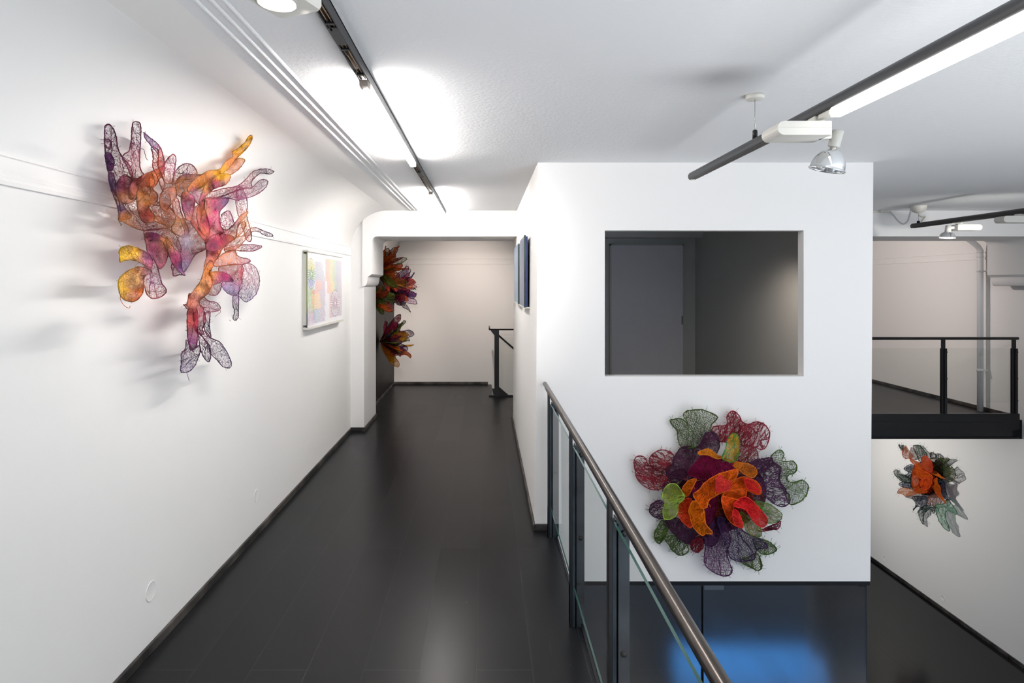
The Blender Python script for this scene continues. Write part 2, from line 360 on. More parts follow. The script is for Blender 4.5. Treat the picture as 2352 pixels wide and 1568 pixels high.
# ------------------------------------------------------------------ wall patches
patch_info = [
 (on_x(347, 1357, XL), .0435, 'large faint round plaster patch low on the left wall, nearest the camera'),
 (on_x(589, 1138, XL), .041, 'faint round plaster patch low on the left wall, second from the camera'),
 (on_x(712, 1023, XL), .040, 'faint round plaster patch low on the left wall, third from the camera'),
 (on_x(790, 947, XL), .040, 'small faint round plaster patch low on the left wall, nearest the pilaster')]
for p, r, lb in patch_info:
    M = Matrix.Translation(p) @ Matrix.Rotation(PI/2, 4, 'Y')
    MB().lathe([(r+.001, 0), (r, .0022), (r-.003, .0018), (r-.006, .0008), (0.0001, .0008)], M, 40).build('wall_patch', WALL, label=lb, cat='wall patch', group='round plaster patches on the left wall')
for px, py, r, lb in ((2032, 1282, .040, 'faint round outline low on the right wall, beside the cabin edge'), (2165.5, 1373, .040, 'faint round outline low on the right wall, below the orange flower')):
    p = on_x(px, py, XR); M = Matrix.Translation(p) @ Matrix.Rotation(-PI/2, 4, 'Y')
    MB().lathe([(r+.001, 0), (r, .003), (r-.003, .0022), (r-.005, .0006), (0.0001, .0006)], M, 40).build('wall_patch', WALL, label=lb, cat='wall patch', group='round outlines on the lower right wall')

# ------------------------------------------------------------------ balustrade along the corridor
GX = 0.425
bal = empty('balustrade', (GX, 2.0, 0), 'dark steel balustrade with clear glass panes and round handrail along the corridor edge', 'balustrade')
HZ = EYE-0.672
MB().tube([(0.398, -0.6, HZ), (0.398, 1.0, HZ), (0.398, 4.02, HZ), (0.398, 4.066, HZ)], .0145, 24).build('handrail', RAILM, bal, label='round brushed steel handrail')
MB().box(.389, .407, -.6, 4.0, HZ-.020, HZ-.012).build('rail_bar', DSTEEL, bal)
ys = [3.97, 2.94, 2.02, 1.02, 0.02]
for i, y in enumerate(ys):
    p = MB(); p.mi = 1; p.box(.405, .418, y-.02, y+.02, .0005, HZ-.012, bev=.001); p.mi = 0
    p.box(.418, .436, y-.02, y+.02, .001, .86).box(.405, XS, y-.018, y+.018, 0.0, .20)
    # angle iron outside the glass with a cut-off top corner
    z1 = .872
    p.prism([(.436, .0), (.478, .0), (.478, z1-.045), (.436, z1)], 'y', y+.002, y+.012)
    p.prism([(.430, -.0), (.436, -.0), (.436, z1), (.430, z1)], 'y', y-.02, y+.03)
    po = p.build('post', [STEEL, BLACK], bal)
    for z in (.82, .42, .12):
        M = Matrix.Translation((.459, y+.002, z)) @ Matrix.Rotation(PI/2, 4, 'X')
        MB().lathe([(.011, 0), (.011, .003), (.008, .007), (.0001, .008)], M, 20).build('bolt', DSTEEL, po)
for i in range(len(ys)-1):
    y1, y0 = ys[i]-.004, ys[i+1]+.004
    g = MB(); g.box(GX-.004, GX+.004, y0, y1, .19, .862)
    o = g.build('glass_pane', [GLASS, GEDGE], bal)
    for f in o.data.polygons:
        if abs(f.normal.x) < .5: f.material_index = 1

# far gallery balustrade (right)
g2 = empty('gallery_railing', (4.5, 7.32, 0), 'black railing with glass panes on the far gallery, right of the cabin', 'railing')
MB().tube([(BX1+.002, 7.325, .986), (6.40, 7.325, .986)], .017, 16).build('handrail', BLACK, g2)
for x in (6.36, 5.51, 4.49, 3.45):
    p = MB().box(x-.026, x+.018, 7.325, 7.34, .0, .98).box(x+.0, x+.03, 7.313, 7.35, zt, .865).box(x-.03, x-.022, 7.322, 7.35, zt, .865)
    po = p.build('post', BLACK, g2)
    for z in (.82, .50, .235):
        MB().lathe([(.008, 0), (.008, .014), (.0001, .014)], Matrix.Translation((x+.03, 7.33, z)) @ Matrix.Rotation(PI/2, 4, 'Y'), 12).build('bolt', BLACK, po)
for a, b in ((5.54, 6.33), (4.52, 5.48), (3.48, 4.46), (2.60, 3.42)):
    o = MB().box(a, b, 7.335, 7.343, .21, .868).build('glass_pane', [GLASS, GEDGE], g2)

# stair railing beyond the arch
g3 = empty('stair_railing', (.165, 8.88, 0), 'black steel railing round the stairwell beyond the arch', 'railing')
MB().tube([(.06, 8.88, EYE-.675), (2.2, 8.88, EYE-.675)], .012, 12).tube([(.06, 8.88, EYE-.675), (.06, 9.5, EYE-.675)], .012, 12).build('handrail', BLACK, g3)
MB().prism([(.13, .0), (.198, .0), (.198, EYE-.68), (.10, EYE-.68), (.075, EYE-.69), (.13, EYE-.76)], 'y', 8.87, 8.885).build('post', BLACK, g3)
s = at(1145, 770, 8.95); e = at(1192, 811, 8.95)
MB().tube([s, e, e+(e-s)*1.5], .014, 12).build('sloping_handrail', DSTEEL, g3)
MB().box(.05, 2.2, 8.86, 8.90, 0.0, .02).build('base_plate', DSTEEL, g3)
a1 = at(1144, 886, 8.93); a2 = at(1171, 909, 8.93)
MB().prism([(.12, 0.0), (a1.x, a1.z), (a2.x, a2.z), (a2.x+.05, a2.z-.05), (.12, -.05)], 'y', 8.905, 8.93).prism([(.095, .11), (.12, .0), (.17, .0), (.17, .11)], 'y', 8.905, 8.92).build('stringer', BLACK, g3)
MB().box(.20, 2.2, 8.888, 8.896, .05, .86).build('glass_pane', GLASS, g3)

# ------------------------------------------------------------------ dark glass partition on the lower level, under the block
gp = empty('glass_partition', (1.5, BY0+.03, ZL), 'dark glass partition standing under the white cabin on the lower floor', 'partition')
xa = at(1612, 0, BY0+.04).x
MB().box(.50, xa-.008, BY0+.03, BY0+.045, ZL+.01, ZB-.032).build('glass_pane', DGLASS, gp)
MB().box(xa+.010, BX1-.005, BY0+.03, BY0+.045, ZL+.01, ZB-.032).build('glass_pane', DGLASS, gp)
MB().box(xa-.008, xa+.010, BY0+.06, BY0+.09, ZL, ZB-.03).build('mullion', BLACK, gp)
MB().box(BX1-.005, BX1-.002, BY0+.028, BY0+.047, ZL, ZB-.031).box(xa+.007, xa+.010, BY0+.028, BY0+.047, ZL, ZB-.031).box(xa-.010, xa-.008, BY0+.028, BY0+.047, ZL, ZB-.031).build('edge_strip', SILVER, gp, label='thin bright edge strips')
MB().box(2.5, BX1-.006, BY0+.02, BY0+.055, ZB-.045, ZB-.031, bev=.003).build('hinge', DSTEEL, gp)
wp = at(1643, 1350, 9.2)
MB().box(3.31, 3.60, 9.2, 9.8, ZL+.0, ZL+1.1).build('plinth', WALL, label='white plinth far back on the lower floor, behind the dark glass partition', cat='plinth')

# ------------------------------------------------------------------ down pipe
dp = empty('downpipe', (6.39, 7.98, 0), 'white downpipe with an elbow in front of the far right wall', 'pipe')
px_ = 6.38; py_ = 7.86; rp = .034
el = [(px_, py_, 0.0), (px_, py_, EYE+.36), (px_, py_, EYE+.42), (px_-.03, py_, EYE+.47), (px_-.10, py_, EYE+.53), (px_-.35, py_, EYE+.70)]
MB().tube(el, rp, 20).build('pipe', WPIPE, dp)
for z in (EYE+.155, EYE-1.12):
    MB().tube([(px_, py_, z-.012), (px_, py_, z+.012)], rp+.006, 20).box(px_+.03, XR, py_-.01, py_+.01, z-.005, z+.005).box(px_-.06, px_+.06, py_-.05, py_-.038, z-.008, z+.008).build('bracket', WPIPE, dp)
for z in (EYE+.34, EYE+.40):
    MB().tube([(px_, py_, z-.01), (px_, py_, z+.01)], rp+.004, 20).build('collar', WPIPE, dp)


# ------------------------------------------------------------------ ceiling track with fluorescent tubes over the corridor
tx0, tx1, tz = -0.477, -0.441, EYE+.765
tr = empty('ceiling_track', (-.459, 3.0, ZC), 'grey ceiling track with lit fluorescent tubes running above the corridor', 'track light')
MB().box(tx0, tx0+.004, -2.5, 6.74, tz, ZC).box(tx1-.004, tx1, -2.5, 6.74, tz, ZC).box(tx0, tx1, -2.5, 6.74, ZC-.006, ZC-.0005).box(tx0, tx1, 6.736, 6.74, tz, ZC).build('housing', TRACK, tr)
for a, b in ((-2.5, 1.2), (1.83, 1.96), (4.22, 4.42)): MB().box(tx0+.004, tx1-.004, a, b, tz, tz+.003).build('cover_plate', TRACK, tr)
for a, b in ((1.2, 1.83), (1.96, 2.30), (3.92, 4.22), (4.42, 5.12)):
    for q in ((tx0+.010, tx0+.013, a, b, tz+.004, tz+.02), (tx1-.013, tx1-.010, a, b, tz+.004, tz+.02), (tx0+.016, tx1-.016, a, b, tz+.012, tz+.016)): MB().box(*q).build('conductor_rail', COPPER, tr)
for y in (1.80, 2.0, 2.24, 4.40):
    MB().box(tx0+.005, tx1-.005, y-.006, y+.006, tz-.001, tz+.02).box(tx0+.008, tx0+.014, y+.01, y+.05, tz, tz+.006).build('clip', DSTEEL, tr)
for a, b in ((-1.9, -0.4), (2.36, 3.88), (5.16, 6.70)):
    MB().box(tx0+.001, tx1-.003, a, b, tz-.026, tz+.003, bev=.004).build('tube_diffuser', TUBE2 if a < 0 else TUBE, tr, label='glowing white diffuser')
for y in (2.33, 5.14, 3.895):
    MB().box(tx0, tx1-.002, y-.03 if y < 3 or y > 5 else y-.01, y+.028 if y < 3 or y > 5 else y+.01, tz-.022, tz+.003, bev=.003).build('end_cap', mat('brown end cap', '#8a7f76', .4), tr)

fx = empty('floodlight', (-.47, 1.25, tz), 'white box floodlight with a glowing round lens, clipped to the corridor track', 'spotlight')
M = Matrix.Translation((-.467, 1.39, EYE+.60)) @ Matrix.Rotation(math.atan2(-.045, .11), 4, 'Z')
h = MB(); h.box(0.0, .119, -.20, 0, 0, .052, M, bev=.008); h.build('lamp_box', WPLAST, fx)
Ml = M @ Matrix.Translation((.055, -.075, -.001))
MB().lathe([(.042, .004), (.043, -.003), (.040, -.004), (.037, .001)], Ml, 40).build('lens_ring', GPLAST, fx)
MB().lathe([(.037, .0), (.030, -.003), (.0001, -.005)], Ml, 40).build('lens', BULB, fx)
MB().box(.07, .11, -.17, -.10, .052, .16, M, bev=.004).build('track_adaptor', GPLAST, fx)

# ------------------------------------------------------------------ suspended track, right foreground
MX, MH = 1.154, EYE+.594
def track_profile(r, x, z, cut=.72):
    a0 = -PI/2+math.acos(cut)
    pts = []
    n = 26
    for k in range(n+1):
        a = a0+(2*PI-2*math.acos(cut))*k/n; pts.append((x+r*math.cos(a), z+r*math.sin(a)))
    xl, zl = pts[-1]; xr, zr = pts[0]; wd = xr-xl
    for t in (.16, .16, .34, .34, .42, .42, .58, .58, .66, .66, .84, .84):
        pass
    up = r*.28
    for t, d in ((.14, 0), (.18, up), (.34, up), (.38, 0), (.46, 0), (.47, up*.8), (.53, up*.8), (.54, 0), (.62, 0), (.66, up), (.82, up), (.86, 0)):
        pts.append((xl+wd*t, zl+d))
    return pts
t1 = empty('suspended_track', (MX, 2.0, MH), 'long dark grey suspended lighting track with a lit tube, top right foreground', 'track light')
MB().prism(track_profile(.0245, MX, MH), 'y', -2.4, 3.40, True).build('housing', TRACK, t1)
for q in ((-.0035, .0035, -.0165), (-.010, -.008, -.0172), (.008, .010, -.0172)): MB().box(MX+q[0], MX+q[1], -2.3, 3.385, MH+q[2], MH+q[2]+.003).build('conductor_rail', COPPER, t1)
MB().box(MX-.012, MX+.004, 3.386, 3.4005, MH-.020, MH-.013).build('end_insert', CREAM, t1)
MB().box(MX-.018, MX+.016, -1.0, 2.01, MH-.047, MH-.0175, bev=.003).build('tube_diffuser', TUBE2, t1, label='glowing white diffuser')
sx, sy = MX, 2.61
MB().lathe([(.0001, -.018), (.036, -.018), (.038, -.015), (.0385, 0), (.0001, 0)], Matrix.Translation((sx, sy, ZC-.0005)), 40).build('ceiling_rose', WPLAST, t1)
MB().tube([(sx, sy, ZC-.017), (sx, sy, MH+.05)], .0012, 6).build('wire', SILVER, t1)
MB().lathe([(.0001, .062), (.008, .061), (.010, .056), (.0105, .02), (.0001, .02)], Matrix.Translation((sx, sy, MH)), 24).build('wire_grip', TRACKB, t1)

def bell(m, M, r0, r1, hh, n=14, t=.0015):
    prof = [(r0+(r1-r0)*(1-(1-(k/n))**2.0)**.62 if k else r0, -hh*k/n) for k in range(n+1)]
    prof += [(r1+.003, -hh-.001), (r1+.003, -hh-.005), (r1-.002, -hh-.005)]
    prof += [(max(r-t, .002), z) for r, z in prof[:n+1][::-1]]
    return m.lathe(prof, M, 48)
def ballast(m, x0, x1, y0, y1, z0, z1, left=True, rib=True):
    r = (z1-z0)/2; n = 10; ym = None
    ends = []
    if left:
        poly = [(x1, z0), (x1, z1)]+[(x0+r-r*math.sin(PI*k/n)*1.0, z0+r+r*math.cos(PI*k/n)) for k in range(n+1)]
    else:
        poly = [(x0, z1), (x0, z0)]+[(x1-r+r*math.sin(PI*k/n), z0+r-r*math.cos(PI*k/n)) for k in range(n+1)]
    m.prism(poly, 'y', y0, y1, False)
    return m
# the near spotlight
s1 = empty('track_spotlight', (1.16, 2.12, MH-.03), 'white track spotlight with a clear glass reflector, unlit, on the near suspended track', 'spotlight')
b = ballast(MB(), .985, 1.168, 2.055, 2.175, EYE+.500, EYE+.547); b.build('ballast_box', WPLAST, s1)
q = MB()
for k in range(13):
    y = 2.066+k*.008
    q.tube([(1.012-.0243*math.sin(PI*j/8), y, EYE+.5235+.0243*math.cos(PI*j/8)) for j in range(3, 8)], .0011, 5)
q.box(.99, 1.165, 2.0545, 2.055, EYE+.5250, EYE+.5257)
q.build('vent_ribs', GPLAST, s1)
MB().box(1.135, 1.170, 2.10, 2.15, EYE+.547, MH-.0178, bev=.003).lathe([(.0001, 0), (.022, 0), (.022, .012), (.0001, .012)], Matrix.Translation((1.150, 2.12, EYE+.546)), 24).box(1.14, 1.168, 2.02, 2.09, MH-.034, MH-.0178, bev=.002).build('track_adaptor', WPLAST, s1)
nx, ny = 1.212, 2.12
MB().box(1.160, 1.20, ny-.014, ny+.014, EYE+.500, EYE+.528, bev=.004).build('arm', WPLAST, s1)
Mh = Matrix.Translation((nx, ny, EYE+.478)) @ Matrix.Rotation(.22, 4, 'Y') @ Matrix.Rotation(.14, 4, 'X')
MB().lathe([(.0001, .052), (.0175, .052), (.0185, .050), (.0195, -.002), (.017, -.005), (.0001, -.005)], Mh, 32).build('lamp_holder', GPLAST, s1)
MB().lathe([(.009, -.004), (.011, -.010), (.009, -.014), (.012, -.018), (.0001, -.02)], Mh, 24).build('lamp_socket', SILVER, s1)
bell(MB(), Mh @ Matrix.Translation((0, 0, -.014)), .012, .056, .068).build('reflector', CHROME, s1, label='clear mirrored glass reflector')
MB().lathe([(.0001, -.018), (.007, -.02), (.009, -.035), (.007, -.05), (.0001, -.055)], Mh, 16).build('bulb', WPLAST, s1)

# ------------------------------------------------------------------ far suspended track over the gallery side
GXt, GHt = 4.51, EYE+.600
t2 = empty('suspended_track', (GXt, 5.0, GHt), 'black suspended lighting track at the far right, beside the white beam', 'track light')
MB().prism(track_profile(.029, GXt, GHt), 'y', 1.2, 6.43, True).build('housing', TRACKB, t2)
MB().lathe([(.0001, -.078)]+[(.077*math.sin(PI/2*k/8), -.078*math.cos(PI/2*k/8)) for k in range(1, 9)], Matrix.Translation((GXt, 6.35, ZC-.002)), 32).build('ceiling_rose', WPLAST, t2)
MB().tube([(GXt, 6.35, ZC-.078), (GXt, 6.35, GHt+.05)], .0015, 6).build('wire', SILVER, t2)
MB().lathe([(.0001, .05), (.013, .049), (.014, .044), (.014, .02), (.0001, .02)], Matrix.Translation((GXt, 6.35, GHt)), 20).build('wire_grip', TRACKB, t2)
def smooth(pts, n=8):
    pts = [Vector(p) for p in pts]; out = []
    P = [pts[0]]+pts+[pts[-1]]
    for i in range(1, len(P)-2):
        for k in range(n):
            t = k/n; a, b_, c, d = P[i-1], P[i], P[i+1], P[i+2]
            out.append(.5*((2*b_)+(c-a)*t+(2*a-5*b_+4*c-d)*t*t+(3*b_-a-3*c+d)*t**3))
    out.append(pts[-1]); return out
pc = [(2110, 492), (2113, 496), (2119, 498), (2125, 497), (2122, 501), (2118, 506), (2115, 512)]
MB().tube(smooth([at(x, y, 6.34) for x, y in pc]), .006, 8).build('feed_cable', CREAM, t2)
cb = empty('ceiling_cable', at(2045, 488, 6.7), 'white cable drooping from a ceiling conduit at the beam to the far track rose', 'cable')
pc = [(2043, 487, 6.72), (2052, 494, 6.68), (2062, 507, 6.6), (2074, 514, 6.5), (2084, 508, 6.45), (2089, 495, 6.4), (2093, 481, 6.38)]
MB().tube(smooth([at(*p) for p in pc]), .0085, 10).build('cable', WPIPE, cb)
cz = ZC-.014
MB().box(BX1+.03, at(2022, 0, 6.74).x, 6.735, 6.759, cz-.008, ZC-.0005).box(at(2022, 0, 6.7).x, at(2047, 0, 6.7).x, 6.69, 6.759, cz-.012, ZC-.0005, bev=.004).build('conduit', WPLAST, cb)

def far_spot(y, box_x0, box_x1, left, head_x, label, lit):
    s_ = empty('track_spotlight', (GXt, y, GHt-.03), label, 'spotlight', 'spotlights on the far track')
    z0, z1 = GHt-.094, GHt-.038
    ballast(MB(), box_x0, box_x1, y-.05, y+.05, z0, z1, left).build('ballast_box', WPLAST, s_)
    MB().lathe([(.0001, 0), (.03, 0), (.03, .02), (.0001, .02)], Matrix.Translation((GXt+.06 if not left else GXt-.02, y, z1-.001)), 20).box(GXt-.02, GXt+(.08 if not left else .02), y-.02, y+.02, z1+.012, GHt-.0212).build('track_adaptor', WPLAST, s_)
    Mh = Matrix.Translation((head_x, y, z0+.028)) @ Matrix.Rotation(.1, 4, 'Y')
    MB().lathe([(.0001, .02), (.024, .02), (.026, -.04), (.0001, -.042)], Mh, 24).box(min(head_x, box_x0), max(head_x, box_x0 if head_x < box_x0 else box_x1), y-.014, y+.014, z0+.015, z0+.04).build('lamp_holder', WPLAST, s_)
    bell(MB(), Mh @ Matrix.Translation((0, 0, -.04)), .02, .066, .055).build('reflector', CHROME, s_)
    if lit: MB().lathe([(.0001, -.102), (.05, -.100), (.063, -.096), (.063, -.088), (.0001, -.086)], Mh, 32).build('lamp_face', BULB, s_, label='glowing lamp face')
    return s_
far_spot(5.88, 4.52, 4.755, False, 4.465, 'lit white spotlight hanging from the far black track, nearest its end', True)
far_spot(5.13, 4.32, 4.60, True, 4.66, 'white ballast spotlight on the far black track at the right picture edge', True)

# small spot beyond the arch
s3 = empty('ceiling_spotlight', (-.24, 8.4, ZC), 'tiny brass-coloured spotlight on the ceiling just behind the beam', 'spotlight')
MB().lathe([(.0001, 0), (.03, 0), (.03, -.015), (.008, -.02), (.008, -.13), (.0001, -.13)], Matrix.Translation((-.24, 8.4, ZC-.0005)), 20).build('stem', WPLAST, s3)
bell(MB(), Matrix.Translation((-.235, 8.4, ZC-.12)) @ Matrix.Rotation(-.5, 4, 'Y') @ Matrix.Rotation(-.4, 4, 'X'), .012, .034, .085).build('reflector', COPPER, s3)
spot('floodlight_beam', (-.42, 1.30, EYE+.57), (-.22, 7.2, 1.2), 130, (1.0, .95, .90), 44, 1.0, .04)
spot('far_track_fill', (4.66, 5.13, GHt-.20), (4.9, 8.2, GHt-.25), 24, (1.0, .97, .93), 140, 1.0, .05)  # added to brighten the right-hand beam; the lamp head is out of view
spot('far_wall_light', (-.10, 8.25, ZC-.22), (-.35, YB, 1.25), 62, (1.0, .86, .77), 95, 1.0, .04)
spot('black_wall_light', (-.20, 8.5, ZC-.22), (-1.5, 8.8, 1.1), 85, (1.0, .86, .76), 95, 1.0, .03)
spot('gallery_light', (3.6, 8.3, ZC-.15), (6.3, 9.5, 1.4), 125, (1.0, .87, .82), 110, 1.0, .05)
spot('under_gallery_light', (4.1, 9.7, -.5), (6.47, 8.9, -1.6), 125, (1.0, .97, .93), 120, .9, .10)
spot('cabin_light', (2.0, 4.6, 1.9), (2.45, 5.2, .5), 10, (1.0, .85, .7), 120, 1.0, .08)

# ------------------------------------------------------------------ fabric for the wall sculptures
def fabric(name, film, scale, thr, grid=False, trans=.35, stretch=1):
    m = bpy.data.materials.new(name); m.use_nodes = True; N = m.node_tree.nodes; L = m.node_tree.links
    N.remove(N['Principled BSDF']); out = N['Material Output']
    def math_(op, a, b=None, c=False):
        n = N.new('ShaderNodeMath'); n.operation = op; n.use_clamp = c
        for i, v in enumerate((a, b)):
            if v is None: continue
            if isinstance(v, (int, float)): n.inputs[i].default_value = v
            else: L.new(v, n.inputs[i])
        return n.outputs[0]
    def rng(v, a, b, c, d):
        n = N.new('ShaderNodeMapRange'); L.new(v, n.inputs[0])
        for i, q in enumerate((a, b, c, d)): n.inputs[i+1].default_value = q
        return n.outputs[0]
    at_ = N.new('ShaderNodeVertexColor'); at_.layer_name = 'Col'
    tc = N.new('ShaderNodeTexCoord')
    nz = N.new('ShaderNodeTexNoise'); nz.inputs['Scale'].default_value = 16; nz.inputs['Detail'].default_value = 3
    L.new(tc.outputs['Object'], nz.inputs['Vector'])
    uvn = N.new('ShaderNodeUVMap'); uvn.uv_map = 'UVMap'; mpn = N.new('ShaderNodeMapping'); mpn.inputs['Scale'].default_value = (stretch, 1, 1)
    L.new(uvn.outputs[0], mpn.inputs[0]); base = mpn.outputs[0] if stretch != 1 else tc.outputs['Object']
    vm = N.new('ShaderNodeVectorMath'); vm.operation = 'MULTIPLY_ADD'; L.new(nz.outputs['Color'], vm.inputs[0])
    vm.inputs[1].default_value = (.04, .04, .04); L.new(base, vm.inputs[2])
    vs = []
    for sc, th in ((scale, thr), (scale*.45, thr*.55)):
        v = N.new('ShaderNodeTexVoronoi'); v.feature = 'DISTANCE_TO_EDGE'; v.inputs['Scale'].default_value = sc
        L.new(vm.outputs[0], v.inputs['Vector']); vs.append(rng(v.outputs['Distance'], th*.5, th, 1, 0))
    line = math_('MAXIMUM', vs[0], vs[1])
    if grid:
        uv = N.new('ShaderNodeUVMap'); uv.uv_map = 'UVMap'
        vm2 = N.new('ShaderNodeVectorMath'); vm2.operation = 'MULTIPLY_ADD'; L.new(nz.outputs['Color'], vm2.inputs[0])
        vm2.inputs[1].default_value = (.035, .035, .035); L.new(uv.outputs[0], vm2.inputs[2])
        sp = N.new('ShaderNodeSeparateXYZ'); L.new(vm2.outputs[0], sp.inputs[0])
        gs = []
        for k in (0, 1):
            f = math_('FRACT', math_('MULTIPLY', sp.outputs[k], 1/.0105)); f = math_('ABSOLUTE', math_('SUBTRACT', f, .5))
            gs.append(rng(f, .34, .40, 0, 1))
        line = math_('MAXIMUM', math_('MAXIMUM', gs[0], gs[1]), math_('MULTIPLY', vs[1], .9))
    n2 = N.new('ShaderNodeTexNoise'); n2.inputs['Scale'].default_value = 30; n2.inputs['Detail'].default_value = 5
    L.new(tc.outputs['Object'], n2.inputs['Vector'])
    fm = rng(n2.outputs['Fac'], .35, .65, max(0, film-.22), min(1, film+.15))
    alpha = math_('MAXIMUM', math_('MULTIPLY', line, .92), fm, True)
    mx = N.new('ShaderNodeMix'); mx.data_type = 'RGBA'; mx.blend_type = 'MULTIPLY'; L.new(at_.outputs[0], mx.inputs[6])
    mx.inputs[7].default_value = (.38, .30, .36, 1); L.new(math_('MULTIPLY', line, .75), mx.inputs[0])
    # strands: lighter and darker dyed fibres inside the sheet
    n3 = N.new('ShaderNodeTexNoise'); n3.inputs['Scale'].default_value = 26; n3.inputs['Detail'].default_value = 8; n3.inputs['Roughness'].default_value = .75; n3.inputs['Distortion'].default_value = 1.2
    L.new(tc.outputs['Object'], n3.inputs['Vector']); hs = N.new('ShaderNodeHueSaturation'); hs.inputs['Saturation'].default_value = 1.0
    L.new(rng(n3.outputs['Fac'], .3, .7, .6, 1.5), hs.inputs['Value']); L.new(mx.outputs[2], hs.inputs['Color'])
    bu = N.new('ShaderNodeBump'); bu.inputs['Strength'].default_value = .6; bu.inputs['Distance'].default_value = .006; L.new(line, bu.inputs['Height'])
    df = N.new('ShaderNodeBsdfDiffuse'); L.new(bu.outputs[0], df.inputs['Normal']); tl = N.new('ShaderNodeBsdfTranslucent'); L.new(hs.outputs[0], df.inputs[0]); L.new(hs.outputs[0], tl.inputs[0])
    m1 = N.new('ShaderNodeMixShader'); m1.inputs[0].default_value = trans; L.new(df.outputs[0], m1.inputs[1]); L.new(tl.outputs[0], m1.inputs[2])
    tp = N.new('ShaderNodeBsdfTransparent'); m2 = N.new('ShaderNodeMixShader'); L.new(alpha, m2.inputs[0]); L.new(tp.outputs[0], m2.inputs[1]); L.new(m1.outputs[0], m2.inputs[2])
    L.new(m2.outputs[0], out.inputs[0]); return m
def rim_mat():
    m = mat('twisted dyed thread', '#ffffff', 0.8, spec=.2); N, L, b = nodes(m)
    v = N.new('ShaderNodeVertexColor'); v.layer_name = 'Col'; L.new(v.outputs[0], b.inputs['Base Color']); return m
FD = fabric('dense dyed fibre', .93, 95, .07)
FM = fabric('semi sheer dyed fibre', .58, 80, .07)
FN = fabric('open web of dyed fibre', .27, 72, .058)
GD = fabric('dense woven fibre', .84, 80, .10)
GN = fabric('open woven net', .10, 50, .07, True)
GR = fabric('loose ragged fibre', .10, 50, .09, False, .35, .28)
RIM = rim_mat()
FABS = {'d': FD, 'm': FM, 'n': FN, 'D': GD, 'g': GN, 'r': GR}

